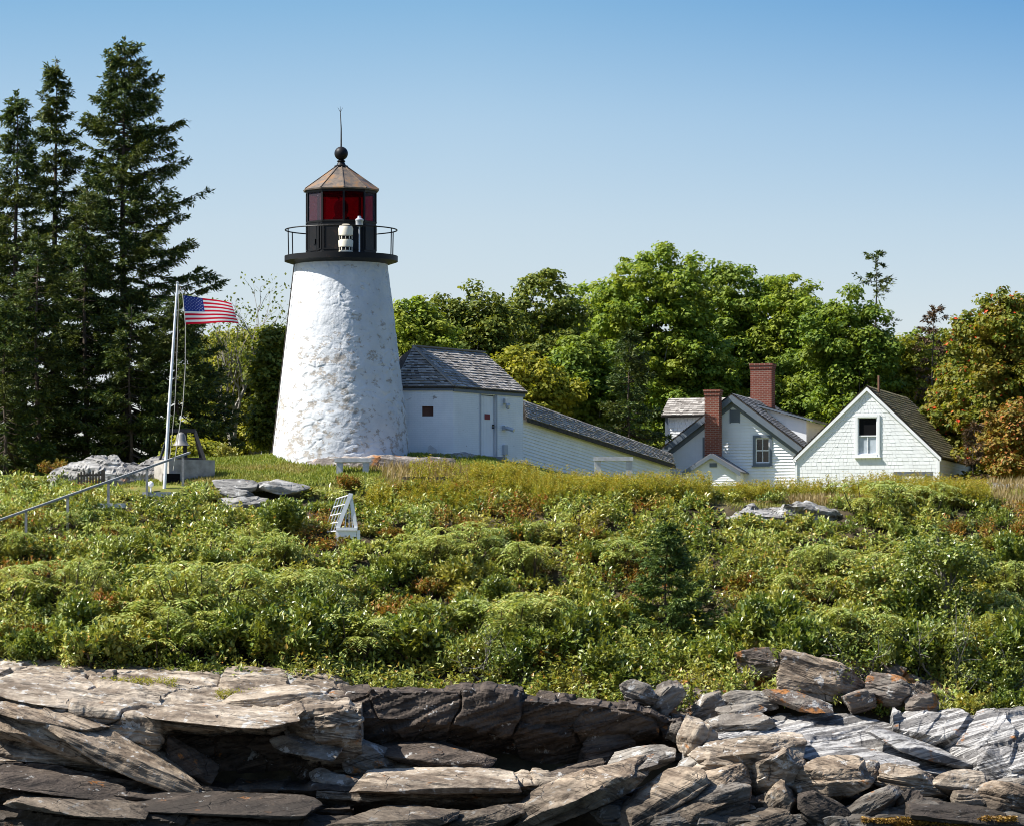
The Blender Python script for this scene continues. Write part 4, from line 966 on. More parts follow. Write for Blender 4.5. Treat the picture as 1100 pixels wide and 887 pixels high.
RB = A2 + Vector((-.1, .1, 0))
slab = MB()
for poly_ in ([rp(cr, zEv, Vector()), rp(ER, zEv, f1), R2o, R1], [rp(Aa, zEv, f2), rp(cr, zEv, Vector()), R1], [R1, R2o, rp(E2o, zEv, -f1), rp(RB, zEv, Vector())], [rp(Aa, zEv, f2), R1, rp(RB, zEv, Vector())]):
    nn = (poly_[1] - poly_[0]).cross(poly_[2] - poly_[0]).normalized()
    if nn.z < 0: nn = -nn; 
    slab.prism(poly_, nn, .05)
rf = slab.build('roof', M['dark_wood'], sh)
lift = Vector((0, 0, .062))
shingles(b, rp(cr, zEv, lift), rp(ER, zEv, f1 + lift), R2o + lift, R1 + lift, 15, .16, .03, seed=1)
shingles(b, rp(Aa, zEv, f2 + lift), rp(cr, zEv, lift), R1 + lift, R1 + lift + Vector((-.02, 0, 0)), 15, .16, .03, seed=2)
b.bar(R1 + Vector((0, 0, .10)), R2o + Vector((0, 0, .10)), .16, .05); b.bar(R1 + Vector((0, 0, .09)), rp(cr, zEv, Vector((0, 0, .09))), .14, .05)
b.build('shingles', M['shingle_grey'], rf)
b = MB()   # eaves board
b.bar(pt(-.04, .03) + Vector((0, 0, zE - .10)), pt(L + .06, .03) + Vector((0, 0, zE - .10)), .05, .17); b.bar(Vector((Aa.x, 180.96, zE - .10)), Vector((Cc.x - .03, 180.96, zE - .10)), .05, .10)
b.build('eaves_board', M['blue_grey'], sh)
b = MB(); zm = Vector((0, 0, 1)); nb_ = 4
for k in range(nb_):
    a_, c_ = s0 + .05 + (s1 - s0 - .1) * k / nb_, s0 + .05 + (s1 - s0 - .1) * (k + 1) / nb_ - .006
    P = [pt(a_, -.06) + zm * (zdoor0 + .02), pt(c_, -.06) + zm * (zdoor0 + .02), pt(c_, -.06) + zm * (zdoor1 - .03), pt(a_, -.06) + zm * (zdoor1 - .03)]
    b.prism(P, nin, .05)
dr = b.build('door', M['white_paint'], sh)
b = MB(); zs = CAMZ + (PY0 - 447) / FPX * 182.4; ss = along(524.6)
b.prism([pt(ss - .16, -.055) + zm * (zs - .10), pt(ss + .16, -.055) + zm * (zs - .10), pt(ss + .16, -.055) + zm * (zs + .10), pt(ss - .16, -.055) + zm * (zs + .10)], nout, .012)
b.build('notice', M['red_sign'], dr)
b = MB()
for zz_, s_ in ((458.6, 530.4), (456.0, 530.6)):
    c0 = pt(along(s_), -.04) + zm * (CAMZ + (PY0 - zz_) / FPX * 182.6); b.box(tuple(c0), (.06, .08, .06), math.atan2(d.y, d.x))
b.build('handle', M['dark_wood'], dr)
b = MB()
for s_ in (s0 - .03, s1 + .03): b.bar(pt(s_, .01) + zm * (zdoor0 - .02), pt(s_, .01) + zm * (zdoor1 + .02), .05, .06, up=tuple(nout))
b.build('door_frame', M['pale_grey'], sh)
b = MB(); b.box(tuple(pt((s0 + s1) / 2, .22) + zm * (zdoor0 - .24)), (1.15, .42, .46), math.atan2(d.y, d.x)); b.build('door_step', M['blue_grey'], sh, bevel=.015)
def onwall(px, py, off=0):
    s_ = along(px); p_ = pt(s_, off); return Vector((p_.x, p_.y, CAMZ + (PY0 - py) / FPX * p_.y))
rzw = math.atan2(d.y, d.x)
b = MB(); c0 = onwall(541.5, 431, .05); b.box(tuple(c0), (.16, .14, .18), rzw); b.lathe([(.02, -.30), (.07, -.27), (.09, -.16), (.08, -.08)], c=tuple(c0 + nout * .12 - Vector((0, 0, 0))), n=12, close=True)
b.build('wall_lamp', M['steel'], sh, bevel=.01)
b = MB(); c0 = onwall(541, 459.5, .06); b.box(tuple(c0), (.20, .16, .16), rzw); b.tube([c0 + nout * .05, c0 + nout * .26 + Vector((.12, 0, -.10))], .07, 10)
b.build('floodlight', M['steel'], sh, bevel=.01)
b = MB(); c0 = onwall(541.5, 483, .05); b.box(tuple(c0), (.22, .10, .36), rzw); b.tube([c0 - Vector((.02, 0, .18)), c0 - Vector((.02, 0, .9))], .022, 6)
b.build('meter_box', M['pale_grey'], sh, bevel=.01)

# ------------------------------------------------------------------ covered passage running downhill
cp = empty('covered_passage', (0, 0, 0), 0, 'long low white passage with a shingle roof sloping down from the shed to the farmhouse', 'passage')
pL, pR = at(561.5, 449.5, 186.3), at(722, 500, 198.0); rL, rR = at(561.5, 431.5, 187.4), at(722, 489, 199.1)
dd_ = Vector((pR.x - pL.x, pR.y - pL.y, 0)).normalized(); nf = Vector((dd_.y, -dd_.x, 0))
b = MB(); back = -nf * 2.2
top = [pL + nf * -.1, pR + nf * -.1]
b.prism([Vector((top[0].x, top[0].y, 11.4)), Vector((top[1].x, top[1].y, 11.0)), top[1], top[0]], back, 2.2)
nrow = 20   # boards run with the slope of the roof
for k in range(nrow):
    z0_, z1_ = -.125 * (k + 1), -.125 * k
    A = top[0] + Vector((0, 0, z0_)) + nf * .034; B_ = top[1] + Vector((0, 0, z0_)) + nf * .034; C_ = top[1] + Vector((0, 0, z1_)) + nf * .003; D_ = top[0] + Vector((0, 0, z1_)) + nf * .003
    b.face([A, B_, C_, D_]); b.face([A - nf * .03, B_ - nf * .03, B_, A])
b.build('wall', M['white_board'], cp)
b = MB(); rbL, rbR = rL + back * .0 + (rL - pL) + Vector((0, 0, -2 * (rL.z - pL.z))), rR + (rR - pR) + Vector((0, 0, -2 * (rR.z - pR.z)))
pLo, pRo = pL + nf * .14 + Vector((0, 0, -.03)), pR + nf * .14 + Vector((0, 0, -.03))
b.prism([pLo, pRo, rR, rL], Vector((0, 0, 1)), .06); b.prism([rL, rR, rbR, rbL], Vector((0, 0, 1)), .06)
b.bar(pLo + Vector((0, 0, -.03)), pRo + Vector((0, 0, -.03)), .04, .10)
rf = b.build('roof', M['dark_wood'], cp)
b = MB(); up = Vector((0, 0, .07)); shingles(b, pLo + up, pRo + up, rR + up, rL + up, 8, .17, .03, seed=5)
b.build('shingles', M['shingle_grey'], rf)

# ------------------------------------------------------------------ farmhouse
ROT = R(-14)
def house(name, X, D, gz_, label): return empty(name, (X, D, gz_), ROT, label, 'house')
hX, hY, g0 = (787.5 - PX0) / FPX * 205, 205.0, 11.6
fh = house('farmhouse', hX, hY, g0, 'white clapboard farmhouse with slate grey gable trim and two brick chimneys')
zl = lambda py, D: CAMZ + (PY0 - py) / FPX * D - g0
hw, ap, sl = 2.98, zl(425.5, 205), .745
LEN = 8.6
wtop = lambda x: ap - .16 - abs(x) * sl
ux, ny, xx = Vector((1, 0, 0)), Vector((0, -1, 0)), Vector((0, 1, 0))
W1 = (1.23, zl(484, 205)); W2 = (-.86, zl(486, 205.5)); VN = (.08, zl(447, 205))
ww, wh = .58, 1.02
opens = [(c_[0] - ww / 2, c_[0] + ww / 2, c_[1] - wh / 2, c_[1] + wh / 2) for c_ in (W1, W2)] + [(VN[0] - .19, VN[0] + .19, VN[1] - .24, VN[1] + .26)]
b = MB()
siding(b, ux, ny, (0, 0, 0), lambda z: -min(hw, max(.0, (ap - .16 - z) / sl)), lambda z: min(hw, max(.0, (ap - .16 - z) / sl)), -.3, ap - .18, .125, .034, opens)
for s in (-1, 1):
    b.face([(s * hw, 0, -.3), (s * hw, LEN, -.3), (s * hw, LEN, ap - .16 - hw * sl), (s * hw, 0, ap - .16 - hw * sl)])
b.face([(-hw, LEN, -.3), (hw, LEN, -.3), (hw, LEN, wtop(hw)), (0, LEN, ap - .16), (-hw, LEN, wtop(hw))])
b.build('wall', M['white_board'], fh)
b = MB()   # dark rooms behind the openings
for x0, x1, z0, z1 in opens: b.box(((x0 + x1) / 2, .30, (z0 + z1) / 2), (x1 - x0 + .3, .4, z1 - z0 + .3))
b.build('room_interior', M['dark_inside'], fh)
ov = .33; ey = -.30; ex = hw + .30
b = MB()
for s in (-1, 1): b.prism([(0, ey, ap), (s * ex, ey, ap - ex * sl), (s * ex, LEN + .2, ap - ex * sl), (0, LEN + .2, ap)], (s * sl, 0, 1), .07)
rf = b.build('roof', M['dark_wood'], fh)
b = MB(); e_ = .085; up = Vector((0, 0, e_ * 1.25))
shingles(b, Vector((ex, ey, ap - ex * sl)) + up, Vector((ex, LEN + .2, ap - ex * sl)) + up, Vector((0, LEN + .2, ap)) + up, Vector((0, ey, ap)) + up, 26, .17, .022, seed=7)
shingles(b, Vector((-ex, LEN + .2, ap - ex * sl)) + up, Vector((-ex, ey, ap - ex * sl)) + up, Vector((0, ey, ap)) + up, Vector((0, LEN + .2, ap)) + up, 26, .17, .022, seed=8)
b.build('shingles', M['shingle_slate'], rf)
b = MB()   # rake boards
for s in (-1, 1):
    P = [(0, ey + .02, ap + .03), (s * ex, ey + .02, ap + .03 - ex * sl), (s * ex, ey + .02, ap - .25 - ex * sl), (0, ey + .02, ap - .25)]
    b.prism(P, (0, -1, 0), .05)
    P = [(0, -.03, ap - .20), (s * (ex - .32), -.03, ap - .20 - (ex - .32) * sl), (s * (ex - .32), -.03, ap - .44 - (ex - .32) * sl), (0, -.03, ap - .44)]
    b.prism(P, (0, -1, 0), .04)
    P = [(0, ey + .03, ap - .13), (s * ex, ey + .03, ap - .13 - ex * sl), (s * ex, -.02, ap - .13 - ex * sl), (0, -.02, ap - .13)]
    b.prism(P, (s * sl, 0, 1), .03)
b.build('rake_board', M['blue_grey'], fh)
window(fh, (W1[0], 0, W1[1]), ux, ny, ww, wh, .1, M['blue_grey'], M['white_paint'], M['dark_glass'], M['dark_glass'], (1, 1), .11)
window(fh, (W2[0], 0, W2[1]), ux, ny, ww, wh, .1, M['blue_grey'], M['white_paint'], M['dark_glass'], M['curtain'], (1, 1), .11)
b = MB(); b.box((VN[0], .0, VN[1] + .01), (.40, .05, .54))
for k in range(6): b.box((VN[0], -.035, VN[1] - .19 + .075 * k), (.32, .03, .045))
for s in (-1, 1): b.box((VN[0] + s * .19, -.03, VN[1]), (.05, .06, .56))
b.build('gable_vent', M['blue_grey'], fh)
def chimney(x, y, w, dp, z0, z1, name='chimney'):
    b = MB(); b.box((x, y, (z0 + z1 - .22) / 2), (w, dp, z1 - .22 - z0)); b.box((x, y, z1 - .15), (w + .05, dp + .05, .14)); b.box((x, y, z1 - .04), (w + .10, dp + .10, .08))
    o = b.build(name, M['brick'], fh)
    b = MB(); b.box((x, y, z1 + .006), (w - .14, dp - .14, .02)); b.build('flue', M['dark_inside'], o)
chimney(-.70, -.62, .60, .55, -.2, zl(418.5, 204.3))
chimney(.05, 6.0, .90, .80, ap - 1.2, zl(391.5, 211))
# entry porch with a small gable before the front chimney
b = MB(); pw = 1.0; pz = zl(487.5, 203); psl = .62
siding(b, ux, ny, (-.55, -1.55, 0), lambda z: -min(pw, max(0, (pz - .08 - z) / psl)), lambda z: min(pw, max(0, (pz - .08 - z) / psl)), -.3, pz - .1, .105, .014)
for s in (-1, 1): b.face([(-.55 + s * pw, -1.55, -.3), (-.55 + s * pw, 0, -.3), (-.55 + s * pw, 0, pz - .08 - pw * psl), (-.55 + s * pw, -1.55, pz - .08 - pw * psl)])
pr = b.build('porch', M['white_board'], fh)
b = MB()
for s in (-1, 1): b.prism([(-.55, -1.75, pz), (-.55 + s * 1.2, -1.75, pz - 1.2 * psl), (-.55 + s * 1.2, -.02, pz - 1.2 * psl), (-.55, -.02, pz)], (s * psl, 0, 1), .06)
b.build('porch_roof', M['shingle_slate'], pr)
b = MB()
for s in (-1, 1): b.prism([(-.55, -1.73, pz + .02), (-.55 + s * 1.2, -1.73, pz + .02 - 1.2 * psl), (-.55 + s * 1.2, -1.73, pz - .14 - 1.2 * psl), (-.55, -1.73, pz - .14)], (0, -1, 0), .04)
b.build('porch_trim', M['blue_grey'], pr)
b = MB(); b.box((-.5, -1.57, pz - .42), (.30, .05, .16)); b.build('porch_vent', M['blue_grey'], pr)
# shed dormer on the right slope
b = MB(); y0, y1 = 2.6, 6.6; x1 = 2.55; zr0 = ap - .35 * sl; zr1 = zr0 - (x1 - .35) * .28
b.face([(.4, y0, ap - .4 * sl - .05), (x1, y0, ap - x1 * sl - .1), (x1, y0, zr1 - .02), (.4, y0, zr0 - .02)])
b.face([(x1, y0, ap - x1 * sl - .1), (x1, y1, ap - x1 * sl - .1), (x1, y1, zr1 - .02), (x1, y0, zr1 - .02)])
dm = b.build('dormer', M['white_board'], fh)
b = MB(); b.prism([(.2, y0 - .25, zr0 + .05), (x1 + .3, y0 - .25, zr1 - .07), (x1 + .3, y1 + .2, zr1 - .07), (.2, y1 + .2, zr0 + .05)], (.28, 0, 1), .07)
b.build('dormer_roof', M['blue_grey'], dm)
b = MB(); shingles(b, (x1 + .31, y0 - .24, zr1 + .01), (x1 + .31, y1 + .2, zr1 + .01), (.2, y1 + .2, zr0 + .135), (.2, y0 - .24, zr0 + .135), 13, .18, .02, seed=11); b.build('dormer_shingles', M['shingle_slate'], dm)
# wing behind on the left, its roof facing the water
b = MB(); wx0_, wx1_, wy = -3.95, -.4, 5.2; wze = zl(447.5, 211.3); wzr = zl(430.5, 212.6)
siding(b, ux, ny, (0, wy, 0), lambda z: wx0_, lambda z: wx1_, 0, wze, .13, .016, shingle=.16, seed=4)
b.face([(wx0_, wy, 0), (wx0_, wy, wze), (wx0_, wy + 1.4, wzr - .08), (wx0_, wy + 2.8, wze), (wx0_, wy + 2.8, 0)])
wg = b.build('wing_wall', M['white_shingle'], fh)
b = MB(); b.bar((wx0_ + .05, wy - .03, .2), (wx0_ + .05, wy - .03, wze), .12, .04, up=(0, -1, 0)); b.build('corner_board', M['blue_grey'], wg)
b = MB(); b.prism([(wx0_ - .15, wy - .2, wze - .06), (wx1_, wy - .2, wze - .06), (wx1_, wy + 1.4, wzr), (wx0_ - .15, wy + 1.4, wzr)], (0, -.4, 1), .07)
b.prism([(wx0_ - .15, wy + 3, wze - .06), (wx0_ - .15, wy + 1.4, wzr), (wx1_, wy + 1.4, wzr), (wx1_, wy + 3, wze - .06)], (0, .4, 1), .07)
wr = b.build('wing_roof', M['dark_wood'], fh)
b = MB(); shingles(b, (wx0_ - .15, wy - .22, wze + .025), (wx1_, wy - .22, wze + .025), (wx1_, wy + 1.37, wzr + .085), (wx0_ - .15, wy + 1.37, wzr + .085), 9, .17, .025, seed=13)
b.build('shingles', M['shingle_grey'], wr)

# ------------------------------------------------------------------ barn
bX, bY = (931.5 - PX0) / FPX * 203, 203.0; g0 = 11.6
br = empty('barn', (bX, bY, g0), R(-15), 'white shingled barn with a half open gable window and mossy roof', 'barn')
zl = lambda py, D: CAMZ + (PY0 - py) / FPX * D - g0
ap = zl(416.5, 203); hw = 2.92; sl = .945; LEN = 8.6; ex = hw + .12; ey = -.07
wz, wwd, wht, wxc = zl(468, 203), .80, 1.50, .02
op = [(wxc - wwd / 2, wxc + wwd / 2, wz - wht / 2, wz + wht / 2)]
edge = lambda z: min(hw, max(0.0, (ap - .12 - z) / sl))
b = MB(); siding(b, ux, ny, (0, 0, 0), lambda z: -edge(z), edge, -.4, ap - .14, .15, .008, op, shingle=.19, seed=21)
siding(b, (0, 1, 0), (1, 0, 0), (hw, 0, 0), lambda z: 0.0, lambda z: LEN, -.4, ap - .12 - hw * sl, .13, .028)
b.face([(-hw, 0, -.4), (-hw, LEN, -.4), (-hw, LEN, ap - .12 - hw * sl), (-hw, 0, ap - .12 - hw * sl)])
b.face([(-hw, LEN, -.4), (hw, LEN, -.4), (hw, LEN, ap - .12 - hw * sl), (0, LEN, ap - .12), (-hw, LEN, ap - .12 - hw * sl)])
b.build('wall', M['white_shingle'], br)
for s in (-1, 1):
    b = MB(); b.bar((s * hw, -.034, -.3), (s * hw, -.034, ap - .2 - hw * sl), .10, .03, up=(0, -1, 0)); b.build('corner_board', M['white_paint'], br)
b = MB(); b.box((wxc, .45, wz), (wwd + .3, .5, wht + .3)); b.build('room_interior', M['dark_inside'], br)
b = MB()
for s in (-1, 1): b.prism([(0, ey, ap), (s * ex, ey, ap - ex * sl), (s * ex, LEN + .15, ap - ex * sl), (0, LEN + .15, ap)], (s * sl, 0, 1), .05)
rf = b.build('roof', M['dark_wood'], br)
b = MB(); up = Vector((0, 0, .085))
shingles(b, Vector((ex + .03, ey, ap - (ex + .03) * sl)) + up, Vector((ex + .03, LEN + .15, ap - (ex + .03) * sl)) + up, Vector((0, LEN + .15, ap)) + up, Vector((0, ey, ap)) + up, 24, .16, .032, seed=22)
shingles(b, Vector((-ex, LEN + .15, ap - ex * sl)) + up, Vector((-ex, ey, ap - ex * sl)) + up, Vector((0, ey, ap)) + up, Vector((0, LEN + .15, ap)) + up, 24, .16, .03, seed=23)
b.build('shingles', M['shingle_moss'], rf)
b = MB()
for s in (-1, 1):
    P = [(0, ey + .02, ap + .02), (s * ex, ey + .02, ap + .02 - ex * sl), (s * ex, ey + .02, ap - .13 - ex * sl), (0, ey + .02, ap - .13)]
    b.prism(P, (0, -1, 0), .04)
b.build('rake_board', M['white_paint'], br)
f = window(br, (wxc, 0, wz), ux, ny, wwd, wht, .1, M['white_paint'], M['white_paint'], M['dark_inside'], M['curtain'], (0, 1), .10)
b = MB(); b.tube([(.25, 1.2, ap - .4), (.25, 1.2, ap + .55)], .05, 8); b.build('vent_pipe', plain('rusty_pipe', (.16, .08, .05), .7), rf)

# ------------------------------------------------------------------ flagpole and flag
base, topp = at(176, 522, 174), at(190.6, 304.5, 174)
fp = empty('flagpole', base, 0, 'leaning white flagpole standing before the concrete block', 'flagpole')
b = MB(); v_ = topp - base; b.tube([(0, 0, -.4), v_ * .35, v_ * .7, v_], [.058, .054, .046, .034], 12); b.build('pole', M['pole_white'], fp, smooth=True, auto=40)
b = MB(); b.lathe([(.05, 0), (.06, .03), (.02, .06)], c=tuple(v_), n=12, close=True); b.build('pole_cap', M['steel'], fp)
fhT, fhB = at(196.3, 317.5, 173.9) - base, at(199.2, 349, 173.9) - base
cl = at(186, 505, 173.9) - base
b = MB(); b.tube([v_ + Vector((.06, -.05, -.05)), (v_ + fhT) / 2 + Vector((.03, -.05, .02)), fhT, fhB, at(199, 395, 173.9) - base, at(196.5, 435, 173.9) - base, at(190, 478, 173.9) - base, cl], .016, 5)
b.tube([v_ + Vector((.05, .05, -.06)), at(189.5, 400, 174.1) - base, at(187.5, 440, 174.1) - base, at(182, 495, 174.1) - base], .013, 5)
b.build('halyard', M['rope'], fp)
fl = empty('flag', base + fhT, 0, 'United States flag streaming to the right from the white flagpole', 'flag')
hoist = at(199.2, 349, 173.9) - at(196.3, 317.5, 173.9); L = 1.78
def flag_pt(s, t):
    s2 = s * L; env = s
    x = s2 * .955 + hoist.x * t + .14 * t * s
    y = .16 * env * math.sin(4.6 * s + 1.2 * t) + .05 * math.sin(11 * s - 2 * t) * env
    z = hoist.z * t * (1 - .16 * s) - .30 * s ** 1.4 + .17 * t * s - .045 * math.sin(5.5 * s + .6) * s * (1 - .3 * t)
    return Vector((x, y, z))
b = MB(); nS, nT = 60, 39
for i_ in range(nS):
    for j in range(nT):
        s, s_ = i_ / nS, (i_ + 1) / nS; t, t_ = j / nT, (j + 1) / nT
        m_ = 2 if (i_ < nS * .4 and j < 21) else (0 if (j // 3) % 2 == 0 else 1)
        b.face([flag_pt(s, t_), flag_pt(s_, t_), flag_pt(s_, t), flag_pt(s, t)], m_)
for row in range(9):   # fifty stars, both faces of the cloth
    k = 6 if row % 2 == 0 else 5
    for c_ in range(k):
        s = .4 * (c_ * 2 + (1 if row % 2 == 0 else 2)) / 12; t = 7 / 13 * (row + 1) / 10
        p_ = flag_pt(s, t); e1 = (flag_pt(s + .01, t) - p_).normalized(); e2 = (flag_pt(s, t - .01) - p_).normalized(); n_ = e1.cross(e2).normalized()
        for sg in (-1, 1):
            pts = [p_ + n_ * sg * .004 + (e1 * math.sin(a) * sg + e2 * math.cos(a)) * (.026 if q_ % 2 == 0 else .011) for q_, a in enumerate(np.linspace(0, 2 * math.pi, 11)[:-1])]
            b.face(pts[::-1], 1)
b.build('cloth', [M['flag_red'], M['flag_white'], M['flag_blue']], fl)

# ------------------------------------------------------------------ bell on its stand, concrete block
bc = at(197, 512, 175.5); gb = bc.z - .25
b = MB(); ang = R(28)
b.box((0, 0, .42), (1.75, 1.30, .86))
o = b.build('concrete_block', M['concrete'], bevel=.02); o.location = (at(198, 0, 176).x, 176.0, gb); o.rotation_euler = (0, 0, ang)
tag(o, 'low weathered concrete block carrying the bell frame', 'block')
b = MB(); b.box((0, 0, .20), (.62, .10, .36)); o2 = b.build('dark_opening', M['dark_inside']); o2.location = at(184, 520, 174.9); o2.rotation_euler = (0, 0, ang)  # black box: its colour paints the dark of an opening
tag(o2, 'dark opening shown as a black box at the foot of the concrete block', 'box')
top_z = gb + .86
be = empty('bell_stand', (at(200, 0, 176).x, 176.0, top_z), 0, 'black timber frame with an old bell hung from its beam', 'bell')
kx = 176 / FPX
b = MB(); zb_ = (496 - 464.5) * kx
b.bar((-.66, 0, zb_), (.34, 0, zb_), .10, .12)
b.bar((.30, 0, zb_), (.66, -.12, 0.0), .09, .09); b.bar((.30, 0, zb_ - .02), (.52, .35, 0.0), .09, .09)
b.bar((-.05, .22, zb_ - .03), (-.05, .22, 0), .13, .13); b.bar((-.60, 0, zb_), (-.92, -.18, -.05), .07, .07); b.bar((-.60, 0, zb_ - .02), (-.62, .35, 0), .07, .07)
b.bar((-.3, -.10, .04), (.64, -.10, .04), .08, .08)
b.build('frame', M['black_wood'], be)
b = MB(); b.lathe([(.03, .0), (.10, -.02), (.15, -.10), (.18, -.28), (.24, -.40), (.30, -.47), (.27, -.47), (.20, -.40), (.12, -.1)], c=(-.18, 0, zb_ - .05), n=28); b.tube([(-.18, 0, zb_ - .02), (-.18, 0, zb_ - .5)], .03, 6)
b.build('bell', M['bronze'], be, smooth=True, auto=50)
# small white globe lamp on a post
p = at(162, 524, 173.6); b = MB(); b.tube([(0, 0, -.3), (0, 0, .05)], .025, 6); b.lathe([(.03, .03), (.09, .08), (.105, .14), (.08, .21), (.02, .24)], n=14, close=True)
o = b.build('path_light', M['white_paint'], smooth=True, auto=50); o.location = p; tag(o, 'small white globe light on a short stem near the flagpole foot', 'lamp')
# stone steps
for i_, (px, py, w_, lab) in enumerate(((170, 531, 1.05, 'pale stone step just below the flagpole foot'), (118, 543, 1.1, 'grey stone step below the middle of the handrail'), (6, 583, .9, 'grey stone step low down at the left edge'))):
    b = MB(); b.box((0, 0, 0), (w_, .6, .16)); o = b.build('stone_step', M['granite'], bevel=.02); o.location = at(px, py, 173.2 - i_ * 1.9); tag(o, lab, 'step')
# handrail climbing from the left
hr = empty('handrail', at(111, 546, 171.5), 0, 'grey wooden handrail climbing from the left to the bell', 'handrail')
h0 = Vector(hr.location)
def D_of(px): return 166.5 + (px / 205) * 8.3
b = MB(); pr_ = at(204, 485.8, D_of(204)); pl_ = at(-40, 572, D_of(-40)); b.bar(pl_ - h0, pr_ - h0, .075, .07); b.build('rail', M['grey_wood'], hr, bevel=.01)
for px in (196, 155.5, 113, 69, 25, -20):
    t_ = (px + 40) / 244.0; tp = pl_.lerp(pr_, t_); b = MB(); b.bar(tp - h0 + Vector((0, .06, .02)), tp - h0 + Vector((0, .06, -1.15)), .085, .085, up=(0, 1, 0)); b.build('post', M['grey_wood'], hr, bevel=.008)
# little paling fence beside it
pf = empty('paling_fence', at(97, 520, 174), 0, 'short row of dark weathered palings below the domed rock', 'fence'); p0 = Vector(pf.location)
b = MB()
for k in range(9):
    a_ = at(84 + 3.2 * k, 519, 174); b.bar(a_ - p0, a_ - p0 + Vector((0, 0, .36 + .05 * ((k * 7) % 3))), .055, .03, up=(0, 1, 0))
b.build('paling', M['dark_wood'], pf)
b = MB(); b.bar(at(83, 510.5, 174.05) - p0, at(112, 509.5, 174.05) - p0, .05, .07); b.build('rail', M['dark_wood'], pf)
b = MB(); b.bar(at(111, 520, 174) - p0, at(111, 504, 174) - p0, .11, .1, up=(0, 1, 0)); b.build('post', M['dark_wood'], pf)

# ------------------------------------------------------------------ white A-frame with trellis
D0 = D_at(374, 589); s_ = D0 / FPX
af = empty('trellis_frame', at(374, 584, D0), 0, 'white wooden A-shaped frame with a trellis side standing in the scrub', 'trellis')
o0 = Vector(af.location); A_ = lambda px, py, dy=0.0: at(px, py, D0 + dy) * 1.0 - o0
b = MB()
b.bar(A_(376.6, 530.5), A_(362.5, 567), .14, .16, up=(0, 1, 0)); b.bar(A_(376.2, 531, .02), A_(382.6, 568, .02), .11, .14, up=(0, 1, 0)); b.bar(A_(377, 529.5, -.01), A_(376, 536, -.01), .14, .13, up=(0, 1, 0))
b.build('gable_frame', M['white_paint'], af)
b = MB()
for px in (370.5, 375, 378.8): b.bar(A_(375 + (px - 375) * .45, 543, .05), A_(px, 566, .05), .028, .05, up=(0, 1, 0))
b.build('slat', M['white_paint'], af)
b = MB(); b.bar(A_(361, 567.6, -.03), A_(383.8, 567.8, -.03), .14, .10); b.bar(A_(363, 572.6, -.02), A_(383, 572.8, -.02), .05, .20); b.build('apron', M['white_paint'], af)
for px in (362.2, 385.2):
    b = MB(); b.bar(A_(px, 569), A_(px, 590), .10, .10, up=(0, 1, 0)); b.build('leg', M['white_paint'], af)
b = MB(); b.bar(A_(364, 583, 0), A_(372, 575, 0), .05, .09, up=(0, 1, 0)); b.bar(A_(383.5, 581, .01), A_(375, 575, .01), .05, .09, up=(0, 1, 0)); b.build('brace', M['white_paint'], af)
b = MB()   # trellis panel leaning back to the left
c00, c10, c11, c01 = A_(348.6, 571, 1.4), A_(361.5, 570, .02), A_(374.5, 531.5, .02), A_(361.5, 535.5, 1.4)
for k in range(5):
    t_ = k / 4; b.bar(c00.lerp(c10, t_), c01.lerp(c11, t_), .026, .04, up=(0, 1, .3))
for k in range(5):
    t_ = k / 4; b.bar(c00.lerp(c01, t_), c10.lerp(c11, t_), .024, .04, up=(0, 1, .3))
b.build('trellis_panel', M['white_paint'], af)
b = MB(); b.bar(A_(377, 531, 1.38), A_(362, 567, 1.4), .07, .10, up=(0, 1, 0)); b.bar(A_(377, 531, 1.42), A_(384, 568, 1.4), .07, .10, up=(0, 1, 0)); b.bar(A_(362, 569, 1.4), A_(362, 590, 1.4), .09, .09, up=(0, 1, 0)); b.bar(A_(384, 569, 1.4), A_(384, 588, 1.4), .09, .09, up=(0, 1, 0)); b.build('rear_frame', M['white_paint'], af)

# ------------------------------------------------------------------ benches, timbers and stones
def bench(px, py, wpx, D, label, mat, h=.42, legs=(-.36, .36), th=.14):
    e = empty('stone_bench', at(px, py, D), 0, label, 'bench'); w_ = wpx * D / FPX
    b = MB(); b.box((0, 0, -th / 2), (w_, .42, th)); b.build('seat', mat, e, bevel=.02)
    for k in legs: b = MB(); b.box((k * w_, 0, -th - h / 2 - .1), (.22, .34, h + .2)); b.build('leg', mat, e, bevel=.015)
bench(379, 492, 39, 176.2, 'grey stone bench on the lawn below the lighthouse', M['granite'])
bench(659, 490.5, 42, 178.5, 'pale stone bench in front of the covered passage', M['granite'], .35, (-.4, .4))
bench(981, 506.5, 42, 178.5, 'weathered grey bench in front of the barn', M['grey_wood'], .3, (-.38, .38))
b = MB(); b.box((0, 0, 0), (1.9, .16, .16)); b.box((1.0, .1, -.12), (1.9, .14, .14)); o = b.build('timber_edging', M['dark_wood'], bevel=.01); o.location = at(462, 514.5, 174.6); tag(o, 'dark timber beam edging the lawn below the white shed', 'timber')
b = MB(); b.prism([(-.17, 0, -.1), (.18, 0, -.1), (.17, 0, .20), (-.06, 0, .36), (-.15, 0, .30)], (0, 1, 0), .12); o = b.build('marker_stone', M['granite'], bevel=.02); o.location = at(464, 488.5, 180.3); tag(o, 'small grey slab leaning against the white shed wall', 'stone')
